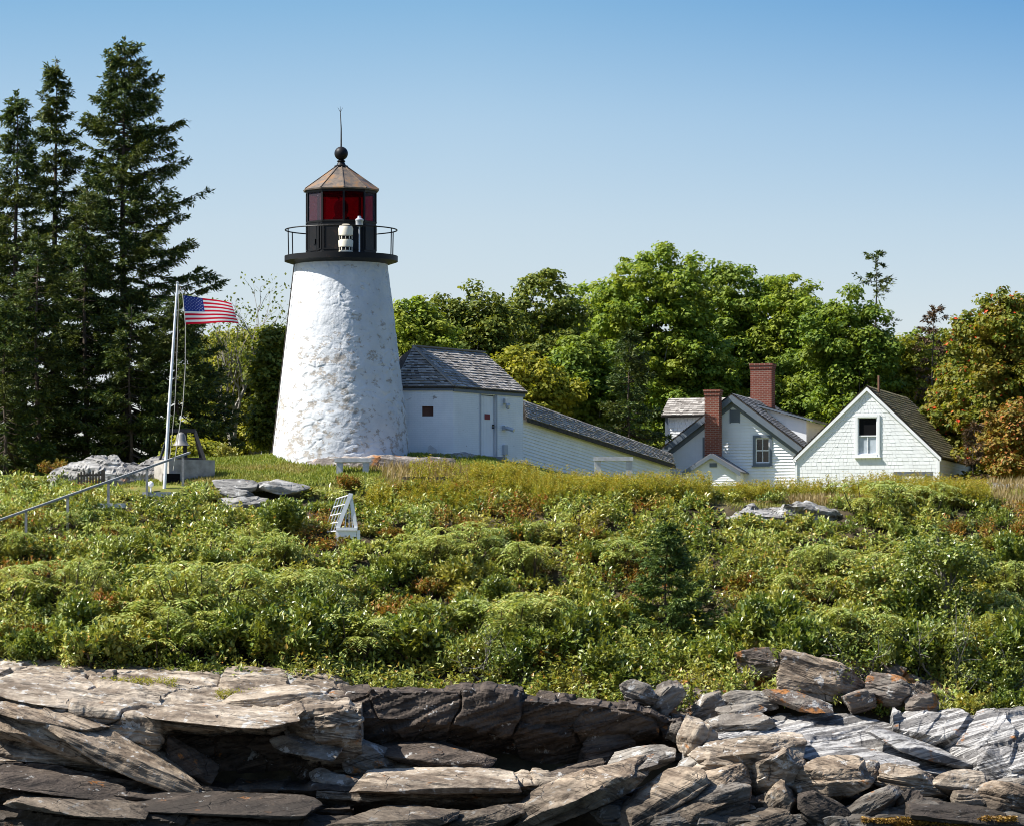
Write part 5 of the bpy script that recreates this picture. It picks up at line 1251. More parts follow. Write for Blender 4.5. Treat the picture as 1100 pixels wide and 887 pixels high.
# ------------------------------------------------------------------ foliage tools
def unit(a): return a / (np.linalg.norm(a, axis=-1, keepdims=True) + 1e-9)
def leaf_quads(C, A, N, L, W, fold=.18):
    """Blades: base C, axis A, face normal N, length L, width W -> vertices (4n,3), one folded diamond each."""
    A = unit(A); B = unit(np.cross(N, A)); Nn = np.cross(A, B); L = np.asarray(L)[..., None] * np.ones((len(C), 1)); W = np.asarray(W)[..., None] * np.ones((len(C), 1))
    m = C + A * L * .45 + Nn * W * fold
    return np.stack([C, m + B * W / 2, C + A * L, m - B * W / 2], 1).reshape(-1, 3)
def quads_of(n): return np.arange(n * 4, dtype=np.int32).reshape(-1, 4)
def leaf_mesh(name, V, mat, mi=None): return mesh_quads(name, V, quads_of(len(V) // 4), mat, False, mi)
def rdir(rng, n): return unit(rng.normal(0, 1, (n, 3)))

# ------------------------------------------------------------------ broad-leaved trees
def broad_crown(seed, ells, nclus, nleaf, leaf=.2, cr=.62, spread=1.0, fill=.35):
    """Leaf clusters through the shells of several ellipsoids; returns leaf vertices and cluster centres."""
    rng = np.random.default_rng(seed); cen = []
    vol = np.array([e[3] * e[4] * e[5] for e in ells]) ** .75; pick = rng.choice(len(ells), nclus, p=vol / vol.sum())
    for k in pick:
        cx, cy, cz, rx, ry, rz = ells[k]; dv = rdir(rng, 1)[0]; dv[2] = dv[2] * .9 + .12; r = (rng.uniform(0, 1) ** fill)
        cen.append((cx + dv[0] * rx * r, cy + dv[1] * ry * r, cz + dv[2] * rz * r))
    cen = np.array(cen); size = cr * rng.uniform(.5, 1.5, nclus)
    k = rng.choice(nclus, nleaf, p=size ** 1.6 / (size ** 1.6).sum())
    dv = rdir(rng, nleaf); rad = rng.uniform(.2, 1, nleaf) ** .5
    P = cen[k] + dv * (rad * size[k])[:, None] * np.array([1.15, 1.15, .62])
    out = unit(dv * .8 + np.array([0, 0, .9]) + .45 * rdir(rng, nleaf)); ax = unit(np.cross(out, rdir(rng, nleaf)) + np.array([0, 0, -.25]))
    L = leaf * rng.uniform(.7, 1.3, nleaf)
    return leaf_quads(P - ax * L[:, None] / 2, ax, out, L, L * .72, .12), cen
def limbs(b, cen, H, rng, r0, n=26, lean=(0, 0), z0=-.4, fork=.22):
    tr = [Vector((lean[0] * t + .15 * math.sin(5 * t + r0 * 30), lean[1] * t, z0 + (H * .86 - z0) * t)) for t in np.linspace(0, 1, 9)]
    b.tube(tr, [r0 * (1 - .82 * t) for t in np.linspace(0, 1, 9)], 8)
    for c in cen[rng.choice(len(cen), min(n, len(cen)), replace=False)]:
        c = Vector(c); t = min(.92, max(fork, (c.z / H) - .22 - .12 * rng.uniform())); a = tr[0].lerp(tr[-1], t); k = min(8, int(t * 8)); a = tr[k].lerp(tr[min(8, k + 1)], t * 8 - k)
        mid = a.lerp(c, .5) + Vector((rng.normal(0, .2), rng.normal(0, .2), rng.normal(.15, .2)))
        r = r0 * .34 * (1 - .6 * t); b.tube([a, a.lerp(mid, .5) + Vector((0, 0, .1)), mid, c], [r, r * .75, r * .5, r * .15], 5)
def broad_tree(px, top, bot, wpx, D, seed, mat, label, name='broadleaf_tree', bark='bark_grey', nclus=150, nleaf=17000, leaf=.185, cr=.38, group=None, extra=None, fill=.35, lower=.0, nl=26, cat='tree'):
    s = D / FPX; zt_ = at(px, top, D).z; g = gz((px - PX0) / FPX * D, D); H = zt_ - g; W = wpx * s
    e = empty(name, ((px - PX0) * s, D, g), 0, label, cat, group); rng = np.random.default_rng(seed)
    ells = [(0, 0, H * .56, W * .43, W * .43, H * .42), (0, 0, H * .66, W * .30, W * .30, H * .31)]
    for k in range(11):
        a = rng.uniform(0, 6.28); q = rng.uniform(.18, .32) * W; zc = H * rng.uniform(.38 - lower, .80)
        ells.append((math.cos(a) * q, math.sin(a) * q, zc, W * rng.uniform(.16, .24), W * rng.uniform(.16, .24), H * rng.uniform(.10, .16)))
    nclus, nleaf = int(nclus * 4.0), int(nleaf * 2.2)
    V, cen = broad_crown(seed, ells, nclus, nleaf, leaf, cr, fill=fill)
    mats = [M[mat]]; mi = None
    if extra:
        mats.append(M[extra[0]]); mi = (rng.uniform(0, 1, len(V) // 4) < extra[1]).astype(np.int32)
    link('crown', leaf_mesh('crown', V, mats, mi), e)
    b = MB(); limbs(b, cen, H, rng, .055 * W ** .5 * 2 * .75 + .03, nl); b.build('trunk', M[bark], e, smooth=True)
    return e
GB = 'leafy trees behind the lighthouse buildings'
TREES = [  # px, top, wpx, D, seed, material, label, kwargs
    (238, 350, 96, 209, 31, 'yellow_leaf', 'loose olive tree behind the flagpole and the small yellow tree', dict(nleaf=14000, nclus=110, lower=.35)),
    (268, 346, 92, 206, 1, 'yellow_leaf', 'small yellow green tree left of the lighthouse', dict(nleaf=12000, nclus=100, lower=.3)),
    (296, 345, 60, 200, 2, 'birch_leaf', 'dark thin leaved tree touching the left edge of the lighthouse', dict(nleaf=8000, nclus=70, lower=.3)),
    (448, 312, 104, 204, 3, 'maple', 'leafy tree rising just right of the lighthouse tower', dict(lower=.2)),
    (512, 299, 112, 212, 4, 'birch_leaf', 'open crowned tree with gaps of sky behind the shed roof', dict(nleaf=12000, nclus=120)),
    (585, 284, 128, 216, 5, 'birch_leaf', 'airy high tree left of the big rounded maple', dict(nleaf=14000, nclus=130)),
    (556, 372, 130, 203, 6, 'yellow_leaf', 'low yellow green tree behind the end of the shed', dict(nleaf=16000, lower=.25)),
    (628, 352, 110, 207, 7, 'maple_dark', 'mid height green tree above the covered passage', dict(lower=.25)),
    (706, 256, 182, 222, 8, 'maple', 'big rounded maple, tallest of the leafy trees', dict(nleaf=34000, nclus=260, lower=.2, nl=34)),
    (782, 270, 140, 227, 9, 'maple_dark', 'broad dark maple behind the farmhouse chimneys', dict(nleaf=24000, nclus=190, lower=.2)),
    (742, 345, 130, 221, 10, 'maple', 'bright green tree behind the farmhouse wing', dict(nleaf=18000, lower=.3)),
    (846, 290, 136, 226, 11, 'maple', 'rounded maple right of the tall brick chimney', dict(nleaf=22000, nclus=180, lower=.2)),
    (862, 372, 120, 222, 12, 'maple_dark', 'shaded green tree between the farmhouse and the barn', dict(nleaf=16000, lower=.3)),
    (915, 304, 118, 217, 13, 'maple_dark', 'leafy tree around the foot of the tall thin spruce', dict(nleaf=18000, lower=.2)),
    (968, 352, 110, 220, 14, 'yellow_leaf', 'yellow green tree directly behind the barn roof', dict(nleaf=16000, lower=.3)),
    (1012, 345, 70, 222, 15, 'birch_leaf', 'sparse olive tree between the barn and the rowan', dict(nleaf=7000, nclus=70, lower=.3)),
    (1080, 306, 158, 206, 16, 'rowan_leaf', 'rowan with orange berries and reddening leaves at the right edge', dict(nleaf=26000, nclus=190, lower=.35, name='rowan_tree', extra=('berry', .02), leaf=.19)),
    (1034, 380, 90, 210, 17, 'rowan_leaf', 'smaller reddish rowan leaning over the barn end', dict(nleaf=11000, nclus=90, lower=.35, name='rowan_tree', extra=('berry', .02), leaf=.18)),
    (1150, 330, 150, 216, 18, 'maple', 'green tree half cut by the right edge behind the rowan', dict(nleaf=12000, lower=.3)),
    (632, 296, 120, 226, 32, 'maple', 'green tree filling the skyline just left of the big rounded maple', dict(nleaf=14000, nclus=130, lower=.2)),
    (988, 346, 110, 228, 33, 'maple_dark', 'green tree far behind the withered conifers by the barn', dict(nleaf=12000, lower=.3)),
    (480, 372, 100, 210, 19, 'maple_dark', 'dark low tree close behind the shed roof ridge', dict(nleaf=12000, lower=.3)),
    (1088, 420, 90, 203, 20, 'huckle', 'orange tinted bush at the foot of the big rowan', dict(nleaf=8000, nclus=70, lower=.35, name='tall_shrub', leaf=.16)),
    (205, 470, 60, 186, 21, 'yellow_leaf', 'bright leafy sapling behind the bell stand', dict(nleaf=1800, nclus=34, lower=.3, name='sapling', leaf=.17, cr=.4)),
    (236, 420, 70, 208, 22, 'birch_leaf', 'small tree under the boughs right of the tallest spruce', dict(nleaf=7000, nclus=70, lower=.3)),
    (650, 425, 100, 214, 23, 'maple_dark', 'low dark green tree above the end of the covered passage', dict(nleaf=11000, lower=.35)),
]
for px, top, w, D, seed, mat, lab, kw in TREES: broad_tree(px, top, 0, w, D, seed, mat, lab, group=GB if 9 > 0 and kw.get('name') is None else None, **kw)

broad_tree(1012, 556, 0, 128, 163.0, 41, 'bayberry', 'tall loose leafy shrub with pale stems high on the right slope', name='tall_shrub', bark='bark_pale', nclus=46, nleaf=3600, leaf=.13, cr=.30, lower=.3, nl=22, cat='shrub')
broad_tree(940, 596, 0, 90, 163.5, 43, 'scrub', 'smaller loose shrub left of the tall leafy one on the right slope', name='tall_shrub', bark='bark_pale', nclus=34, nleaf=2400, leaf=.13, cr=.28, lower=.3, nl=16, cat='shrub')
def bare_tree(px, top, D, seed, label, h_spread=.5, mat='bark_grey', leaves=None, name='bare_tree'):
    g = gz((px - PX0) / FPX * D, D); H = at(px, top, D).z - g; e = empty(name, ((px - PX0) / FPX * D, D, g), 0, label, 'tree'); rng = np.random.default_rng(seed); b = MB(); tips = []
    def grow(p, d_, L, r, k):
        q = [p]; dd = d_.copy()
        for _ in range(3):
            dd = (dd + Vector(rng.normal(0, .16, 3)) + Vector((0, 0, .06))).normalized(); q.append(q[-1] + dd * L / 3)
        b.tube(q, [r, r * .85, r * .7, r * .55], 5 if k > 2 else 3, cap=False)
        if k == 0: tips.append(q[-1]); return
        for j in range(3 if k > 1 else 2):
            a = rng.uniform(.3, .85); ax = Vector(rng.normal(0, 1, 3)).normalized(); nd = (Matrix.Rotation(a * h_spread * 1.7, 4, ax) @ dd).normalized(); nd.z = abs(nd.z) * .8 + .12
            grow(q[-1] if j == 0 else q[2], nd.normalized(), L * rng.uniform(.55, .8), r * .55, k - 1)
    grow(Vector((0, 0, -.3)), Vector((0, 0, 1)), H * .36, .02 * H, 5)
    b.build('trunk', M[mat], e)
    if leaves:
        rng2 = np.random.default_rng(seed + 1); T = np.array([tuple(t) for t in tips]); k = rng2.choice(len(T), leaves[1]); P = T[k] + rng2.normal(0, .28, (leaves[1], 3)); ax = rdir(rng2, leaves[1])
        link('crown', leaf_mesh('crown', leaf_quads(P, ax, rdir(rng2, leaves[1]) + np.array([0, 0, 1.]), .15, .10), M[leaves[0]]), e)
bare_tree(252, 300, 204, 4, 'thin half bare tree with grey twigs right of the flag', leaves=('birch_leaf', 900))
bare_tree(282, 322, 206, 9, 'thin twiggy tree behind the small yellow tree', leaves=('birch_leaf', 900))

# ------------------------------------------------------------------ spruces
def spruce_mesh(H, Rm, seed, clear=.04, step=.35, nb=8, leaf=(.19, .066), prof=.8, droop=.32, gap=.13, dens=7.5, side=None, tipup=.10, thin=1.0, wob=.25, zj=.15):
    rng = np.random.default_rng(seed); C, A, N = [], [], []; b = MB()
    b.tube([(.05 * math.sin(k), .05 * math.cos(2 * k), H * k / 8 - (.4 if k == 0 else 0)) for k in range(9)], [max(.012, .013 * H * (1 - k / 8.2)) for k in range(9)], 7)
    z = H * clear; tier = 0
    while z < H * .985:
        t = z / H; R0 = Rm * (1 - t) ** prof + .12
        R0 *= 1 + wob * math.sin(tier * 1.9 + seed)
        for j in range(nb):
            if rng.uniform() < gap: continue
            az = rng.uniform(0, 2 * math.pi); L = R0 * rng.uniform(.55, 1.12)
            if side: L *= 1 + side[1] * math.cos(az - side[0])
            el = (.30 * t ** 2 - droop * (1 - t)) + rng.normal(0, .10)
            n = 7; ss = np.linspace(0, 1, n); x = L * ss; zz_ = L * (math.sin(el) * ss + tipup * ss ** 2.2 - .10 * np.sin(ss * 3.1))
            o = np.array([math.cos(az), math.sin(az), 0]); side_ = np.array([-o[1], o[0], 0]); bend = rng.normal(0, .12) * L * ss ** 2
            P = o * x[:, None] + side_ * bend[:, None] + np.array([0, 0, z + rng.uniform(-zj, zj)]) + np.array([0, 0, 1.]) * zz_[:, None]
            if L > .5: b.tube(list(P[[0, 2, 4, 6]]), [.011 * L + .010, .009 * L + .006, .006 * L + .005, .004], 3, cap=False)
            m = max(6, int(L * dens * 2)); s_ = rng.uniform(.16 if L > .8 else 0, 1.0, m) ** .8
            base = np.stack([np.interp(s_, ss, P[:, k]) for k in range(3)], -1)
            sg = rng.choice([-1, 1], m); ang = rng.uniform(.35, 1.05, m); sl = (.22 + .38 * (1 - s_) * min(1, L / 1.6)) * rng.uniform(.6, 1.3, m) * thin
            d_ = o * np.cos(ang)[:, None] + side_ * (sg * np.sin(ang))[:, None] + np.array([0, 0, 1.]) * rng.uniform(-.45, .22, m)[:, None]; d_ = unit(d_)
            k = 9; u = np.linspace(.0, 1, k)
            cc = base[:, None] + d_[:, None] * (sl[:, None] * u)[..., None] + np.array([0, 0, -.10]) * (u ** 2)[None, :, None] * sl[:, None, None]
            cc = cc.reshape(-1, 3); ad = np.repeat(d_, k, 0) + .75 * rdir(rng, len(cc)); nn = np.array([0, 0, 1.]) + .8 * rdir(rng, len(cc))
            C.append(cc); A.append(ad); N.append(nn)
        z += step * (1.25 - .55 * t) * rng.uniform(.8, 1.2); tier += 1
    for _ in range(1):   # leader
        m = 60; u = rng.uniform(.93, 1.0, m); C.append(np.stack([0 * u, 0 * u, H * u], -1)); A.append(rdir(rng, m) + np.array([0, 0, .8])); N.append(rdir(rng, m))
    C, A, N = map(np.concatenate, (C, A, N)); L = leaf[0] * rng.uniform(.7, 1.3, len(C))
    return leaf_quads(C, A, N, L, leaf[1], .1), b
def spruce(px, top, wpx, D, seed, label, mat='spruce', name='spruce_tree', group=None, base=None, bark='bark', **k):
    x = (px - PX0) / FPX * D; g = gz(x, D) if base is None else base; H = at(px, top, D).z - g
    V, b = spruce_mesh(H, wpx * D / FPX / 2, seed, **k); e = empty(name, (x, D, g), 0, label, 'tree', group)
    link('crown', leaf_mesh('crown', V, M[mat]), e); b.build('trunk', M[bark], e, smooth=True); return e
GS = 'dark spruces on the left'
spruce(133, 41, 236, 196, 3, 'tallest dark spruce, with long boughs reaching right above the flag', group=GS, clear=.05, prof=.66, side=(0, .12), droop=.2, wob=.14, dens=8.5)
spruce(60, 64, 132, 198, 5, 'slender second tallest spruce left of the tallest one', group=GS, prof=.8, wob=.3, gap=.16)
spruce(18, 98, 150, 195, 7, 'spruce at the left edge, third tallest of the dark spruces', group=GS, prof=.8, gap=.14)
spruce(92, 205, 120, 193, 9, 'shorter bushy spruce in front of the two tallest spruces', group=GS, prof=.6, nb=7)
spruce(190, 318, 120, 192, 11, 'low broad spruce behind the flagpole', group=GS, prof=.5, nb=7)
spruce(40, 250, 120, 191, 13, 'low dense spruce between the left edge and the paling fence', group=GS, prof=.55, nb=7)
spruce(-14, 190, 130, 197, 15, 'spruce cut by the left edge of the photo', group=GS, prof=.7)
spruce(140, 330, 110, 191, 17, 'low dark spruce above the domed rock', group=GS, prof=.5, nb=7)
spruce(222, 392, 90, 196, 19, 'short spruce at the right end of the dark grove', group=GS, prof=.6)
spruce(5, 330, 110, 189, 21, 'lowest spruce at the left edge behind the handrail', group=GS, prof=.55)
spruce(676, 352, 92, 204, 25, 'narrow dark spruce in front of the big rounded maple', prof=.75, gap=.2)
spruce(941, 271, 92, 219, 27, 'tall thin spruce with a ragged top above the leafy trees', prof=.55, gap=.35, step=.5, nb=5, dens=5, thin=.8, droop=.1)
spruce(1002, 330, 66, 216, 29, 'dead brown conifer between the barn and the rowan', mat='dead_needle', name='dead_conifer', gap=.35, step=.5, dens=3, nb=5, prof=.5, thin=.7)
spruce(716, 562, 132, 162.5, 31, 'young blue green spruce low on the slope above the rocks', mat='young_spruce', base=at(716, 728, 162.5).z, prof=.8, step=.40, nb=12, leaf=(.15, .052), droop=.02, dens=11, clear=.02, gap=.03, thin=.8, zj=.04, wob=.1)
spruce(1046, 455, 36, 200, 33, 'brown withered conifer right beside the barn wall', mat='dead_needle', name='dead_conifer', gap=.3, step=.4, dens=4, nb=5)

# ------------------------------------------------------------------ shrubs of the slope
def dome_shrub(seed, r, h, n, leaf, aspect=.6, lumps=7, twig=12):
    """A rounded shrub: leaf sprays over several lobes, twigs inside."""
    rng = np.random.default_rng(seed); C = []; O = []
    ce = np.concatenate([[[0, 0, h * .45]], np.stack([rng.uniform(-.6, .6, lumps) * r, rng.uniform(-.6, .6, lumps) * r, rng.uniform(.25, .72, lumps) * h], -1)]); rd = np.concatenate([[.62], rng.uniform(.3, .5, lumps)]) * r
    ns = max(20, n // 26); k = rng.choice(len(ce), ns, p=rd ** 2 / (rd ** 2).sum()); d_ = rdir(rng, ns); d_[:, 2] = np.where(d_[:, 2] < -.2, -d_[:, 2] * .8, d_[:, 2])
    tip = ce[k] + d_ * (rd[k] * rng.uniform(.62, 1.18, ns))[:, None] * np.array([1, 1, h / r * .8]); j = rng.integers(0, ns, n)   # sprigs, then the leaves along each
    back = rng.uniform(0, 1, n) ** 1.3 * .30; P = tip[j] - (d_[j] * .6 + np.array([0, 0, .5])) * back[:, None] + rng.normal(0, .055, (n, 3)); P[:, 2] = np.maximum(P[:, 2], .02); d_ = d_[j]
    out = unit(d_ * .45 + np.array([0, 0, 1.0]) + .38 * rdir(rng, n)); ax = unit(d_ + np.array([0, 0, .2]) + .9 * rdir(rng, n)); L = leaf * rng.uniform(.65, 1.35, n)
    b = MB()
    for c in ce[:twig]: b.tube([(0, 0, -.2), tuple(c * .55 + rng.normal(0, .05, 3)), tuple(c)], [.03, .018, .008], 4, cap=False)
    return leaf_quads(P - ax * L[:, None] / 2, ax, out, L, L * aspect), b
def sumac_shrub(seed, r, h, stems, lsize=.175):
    """Stems ending in rosettes of long drooping fronds with paired leaflets."""
    rng = np.random.default_rng(seed); C, A, N, Ls = [], [], [], []; b = MB()
    for _ in range(stems):
        q = rng.uniform(0, 1) ** .6 * r; a = rng.uniform(0, 6.28); top = np.array([math.cos(a) * q, math.sin(a) * q, h * rng.uniform(.45, 1.2) * (1 - .12 * (q / r) ** 2)])
        b.tube([(top[0] * .4, top[1] * .4, -.2), tuple(top * np.array([.8, .8, .55])), tuple(top)], [.025, .018, .010], 4, cap=False)
        for f in range(rng.integers(8, 12)):
            az = rng.uniform(0, 6.28); o = np.array([math.cos(az), math.sin(az), 0]); sd = np.array([-o[1], o[0], 0]); L = rng.uniform(.40, .66); m = 8; s = np.linspace(.15, 1, m); up = rng.uniform(.15, .75)
            P = top + o * (L * s)[:, None] + np.array([0, 0, 1.]) * (L * (up * s - .75 * s ** 2))[:, None]
            tg = unit(o + np.array([0, 0, 1.]) * (up - 1.5 * s)[:, None])
            for g in (-1, 1):
                d_ = unit(tg * .45 + sd * g + np.array([0, 0, -.25])); C.append(P); A.append(d_ + .12 * rng.normal(0, 1, d_.shape)); N.append(np.array([0, 0, 1.]) + .2 * rng.normal(0, 1, d_.shape) + .3 * tg * 0); Ls.append(lsize * (1 - .55 * np.abs(s - .5)) * rng.uniform(.85, 1.15, m))
    C, A, N, Ls = map(np.concatenate, (C, A, N, Ls))
    return leaf_quads(C, A, N, Ls, Ls * .36, .1), b

KINDS = {}
def proto(kind, seed, V, b, mat, bark='bark'):
    me = leaf_mesh(kind + '_foliage', V, M[mat]); t = b.build('stem', M[bark]); tm = t.data; bpy.data.objects.remove(t); KINDS.setdefault(kind, []).append((me, tm))
for s_ in range(4):
    V, b = sumac_shrub(40 + s_, 1.35, 1.15, 21); proto('sumac_shrub', s_, V, b, 'sumac')
    V, b = dome_shrub(50 + s_, 1.0, 1.15, 3600, .125, .55); proto('bayberry_shrub', s_, V, b, 'bayberry')
    V, b = dome_shrub(60 + s_, .85, .80, 2000, .11, .55, 6); proto('huckleberry_shrub', s_, V, b, 'huckle', 'bark_grey')
    V, b = dome_shrub(70 + s_, 1.0, 1.0, 2800, .125, .6); proto('wild_rose_shrub', s_, V, b, 'scrub')
def shrub(kind, px, py, D, sc, label, seed, group=None, lift=0.0):
    x = (px - PX0) / FPX * D
    e = empty(kind, (x, D, gz(x, D) + lift), 0, label, 'shrub', group); e.rotation_euler = (0, 0, seed * 1.7); e.scale = (sc, sc, sc * (1 + .12 * math.sin(seed * 3.1)))
    fm, tm = KINDS[kind][seed % 4]; link('foliage', fm, e); link('stem', tm, e); return e
ROWS = [('just above the rocks', 700, 0), ('low on the slope', 672, 0), ('halfway up the slope', 636, 0), ('on the upper slope', 600, 0), ('near the slope top', 566, 0)]
COLS = [(18, 'at the left edge'), (92, 'below the paling fence'), (160, 'below the flagpole'), (232, 'below the bell'), (300, "below the lighthouse's left edge"), (372, 'below the trellis frame'),
        (448, 'below the shed'), (520, 'below the shed door'), (592, 'below the covered passage'), (664, "below the passage's lower end"), (790, 'below the farmhouse'), (860, 'below the bare outcrop'), (932, 'below the barn window'), (1004, 'below the barn corner'), (1076, 'at the right edge')]
WORD = {'sumac_shrub': 'pale green shrub with long drooping fronds', 'bayberry_shrub': 'dark green glossy rounded shrub', 'huckleberry_shrub': 'low shrub with reddening leaves', 'wild_rose_shrub': 'mid green small leaved shrub'}
rng = np.random.default_rng(77); n_ = 0
for ri, (rw, py, _) in enumerate(ROWS):
    for ci, (px, cw) in enumerate(COLS):
        weights = {0: [.18, .47, .05, .30], 1: [.28, .32, .1, .30], 2: [.30, .25, .15, .30], 3: [.24, .16, .25, .35], 4: [.14, .15, .36, .35]}[ri]
        ks = rng.choice(4, 2, replace=False, p=weights)
        for j, k in enumerate(ks):
            kind = list(WORD)[k]; qx = px + rng.uniform(-18, 18) + (j - .5) * 34; qy = py + rng.uniform(-15, 13)
            if ri >= 3 and (750 < qx < 925) and qy < 600: continue
            if ri == 4 and 230 < qx < 335: continue
            if ri in (2, 3, 4) and 335 < qx < 405 and 560 < qy < 625: continue
            if 655 < qx < 775 and ri < 3: continue
            D = D_at(qx, qy + 14)
            if D < 157.5: D = 157.5 + rng.uniform(0, 1.2)
            shrub(kind, qx, qy, D, rng.uniform(.8, 1.2) * (1.42 if ri < 1 else 1.25 if ri < 2 else 1.0 if ri < 3 else .88 if ri < 4 else .72), WORD[kind] + ' ' + rw + ', ' + cw, n_, 'shrubs on the island slope'); n_ += 1
for i_, (px, sc, kd, wh) in enumerate(((770, 1.5, 'bayberry_shrub', 'right of the young spruce'), (830, 1.7, 'bayberry_shrub', 'above the large smooth slab'), (900, 1.6, 'wild_rose_shrub', 'overhanging the orange lichened bank'), (975, 1.8, 'bayberry_shrub', 'over the striped slab'), (1045, 1.8, 'wild_rose_shrub', 'over the dark cleft at right'), (1100, 1.7, 'bayberry_shrub', 'above the right edge rock'), (660, 1.4, 'bayberry_shrub', 'left of the young spruce'), (560, 1.5, 'bayberry_shrub', 'over the middle of the dark rock face'), (440, 1.5, 'wild_rose_shrub', 'over the left half of the dark rock face'), (250, 1.4, 'bayberry_shrub', 'behind the ledge plants by the hollow'), (90, 1.4, 'bayberry_shrub', 'behind the low hump on the pale ledge'), (1072, 1.2, 'bayberry_shrub', 'hanging over the top of the right edge rock'))):
    D = 159.6 + (i_ % 3) * .6 - (1.6 if 'hanging over the top' in wh or 'right of the orange' in wh else 0); shrub(kd, px, 700, D, sc, 'tall dense ' + ('dark glossy' if kd[0] == 'b' else 'small leaved') + ' shrub ' + wh, 60 + i_, 'shrubs on the island slope')
for i_, (px, wh) in enumerate(((1044, 'drooping onto the middle of the right edge rock'), (1086, 'drooping onto the end of the right edge rock'))):
    D = 157.2; e = shrub('bayberry_shrub' if i_ % 2 else 'wild_rose_shrub', px, 770, D, 1.0, ('glossy' if i_ % 2 else 'small leaved') + ' shrub ' + wh, 80 + i_, 'shrubs on the island slope'); e.location.z = at(px, 776, D).z
# single shrubs the photo tells apart
shrub('bayberry_shrub', 300, 560, D_at(300, 575), 1.15, 'dark rounded bush beside the stacked rock layers under the lawn', 3)
shrub('huckleberry_shrub', 378, 522, 174.2, .75, 'rust red bush between the stone bench and the trellis frame', 5)
shrub('sumac_shrub', 1000, 545, 172.0, .75, 'leafy shrub standing before the right corner of the barn', 6)
shrub('sumac_shrub', 935, 560, 171.4, 1.0, 'bright fronded shrub right of the pale bare outcrop', 7)
shrub('huckleberry_shrub', 66, 506, 179.0, .9, 'orange tinged bush at the left end of the domed rock', 8)
shrub('wild_rose_shrub', 243, 487, 181.5, .6, 'yellow green bush on the lawn right of the bell', 9)
def branchy(px, py, D, seed, label, H=2.6):
    x = (px - PX0) / FPX * D; e = empty('bare_branched_shrub', (x, D, gz(x, D) - .1), 0, label, 'shrub'); rng = np.random.default_rng(seed); b = MB(); tips = []
    for k in range(6):
        p = Vector((rng.normal(0, .15), rng.normal(0, .15), 0)); d_ = Vector((rng.normal(0, .8), rng.normal(-.3, .4), 1)).normalized(); q = [p]
        for _ in range(6): d_ = (d_ + Vector(rng.normal(0, .28, 3))).normalized(); q.append(q[-1] + d_ * H / 6 * rng.uniform(.7, 1.1))
        b.tube(q, [.045, .038, .03, .024, .018, .012, .006], 5, cap=False); tips += q[3:]
        for w in range(6):
            a = q[rng.integers(2, 6)]; e1 = (d_ + Vector(rng.normal(0, .8, 3))).normalized(); m_ = a + e1 * .4; b.tube([a, m_, m_ + (e1 + Vector(rng.normal(0, .4, 3))).normalized() * .4], [.015, .010, .004], 4, cap=False)
    b.build('branches', M['bark_pale'], e)
    T = np.array([tuple(t) for t in tips]); n = 1100; P = T[rng.choice(len(T), n)] + rng.normal(0, .26, (n, 3)) + np.array([0, 0, .15]); link('foliage', leaf_mesh('foliage', leaf_quads(P, rdir(rng, n), rdir(rng, n) + np.array([0, 0, 1.]), .10, .06), M['bayberry']), e)
branchy(1010, 690, 159.5, 3, 'shrub with pale bare branches low on the right slope', 3.6)
branchy(1078, 680, 159.0, 5, 'bare twigged shrub at the right edge above the striped rock', 3.0)
branchy(930, 700, 158.8, 7, 'leggy shrub with grey twigs above the orange lichened bank', 2.4)
branchy(330, 655, 161.5, 9, 'twiggy grey shrub low on the slope below the trellis frame', 2.0)
branchy(520, 690, 159.5, 11, 'leggy shrub with bare stems above the dark rock face', 2.0)

# ------------------------------------------------------------------ ground cover
def in_view_slope(rng, n, D0, D1, margin=30):
    D = rng.uniform(D0, D1, n); px = rng.uniform(-margin, 1100 + margin, n); return (px - PX0) / FPX * D, D, px
rng = np.random.default_rng(123)
# bushy cover: small mounds all over the slope
D = np.concatenate([np.arange(157.6, 177.4, .72)]); cx, cy = [], []
for d0 in D:
    for px in np.arange(-190, 1290, 21): cx.append((px + rng.uniform(-12, 12) - PX0) / FPX * d0); cy.append(d0 + rng.uniform(-.4, .4))
cx, cy = np.array(cx), np.array(cy); pxs = px_of(cx, cy)
keep0 = (cy < 173.8) | (pxs < 125)
thick = fbm(np.stack([cx * .35, cy * .35, 0 * cx], -1), 3)
keep = keep0 & ~((pxs > 235) & (pxs < 335) & (cy > 171.6)) & ~((np.abs(pxs - 836) < 66) & (cy > 170.6) & (cy < 173.2)) & ~((pxs > 145) & (pxs < 208) & (cy > 172.4))
cx, cy, thick, pxs = cx[keep], cy[keep], thick[keep], pxs[keep]
h = np.clip(.52 + .62 * thick + rng.normal(0, .16, len(cx)), .2, 1.4) * np.where(cy > 171, .62, np.where(cy < 161, 1.3, 1.0)); h = np.where((pxs > 335) & (pxs < 405) & (cy > D0 - 2.6) & (cy < D0 + 1.8), .22, h); h = np.where((np.abs(pxs - 836) < 92) & (cy > 168.6) & (cy <= 171), np.minimum(h, .30), h); r = .36 + .30 * h
nsp = 15; nl = 15; m_ = len(cx)      # upright sprigs, each with its leaves
sk = np.repeat(np.arange(m_), nsp); a_ = rng.uniform(0, 6.28, m_ * nsp); q_ = rng.uniform(0, 1, m_ * nsp) ** .6; rr_ = r[sk] * 1.15 * q_; sh = h[sk] * (1.12 - .75 * q_ ** 2) * rng.uniform(.55, 1.3, m_ * nsp)
base = np.stack([cx[sk], cy[sk], ground(cx, cy)[sk]], -1); tip = base + np.stack([np.cos(a_) * rr_, np.sin(a_) * rr_, sh], -1)
n = len(sk) * nl; j = np.repeat(np.arange(len(sk)), nl); t_ = (1 - rng.uniform(0, 1, n) ** 1.5 * .62)
P = base[j] + (tip - base)[j] * t_[:, None] + rng.normal(0, .06, (n, 3)); P[:, 2] += .03
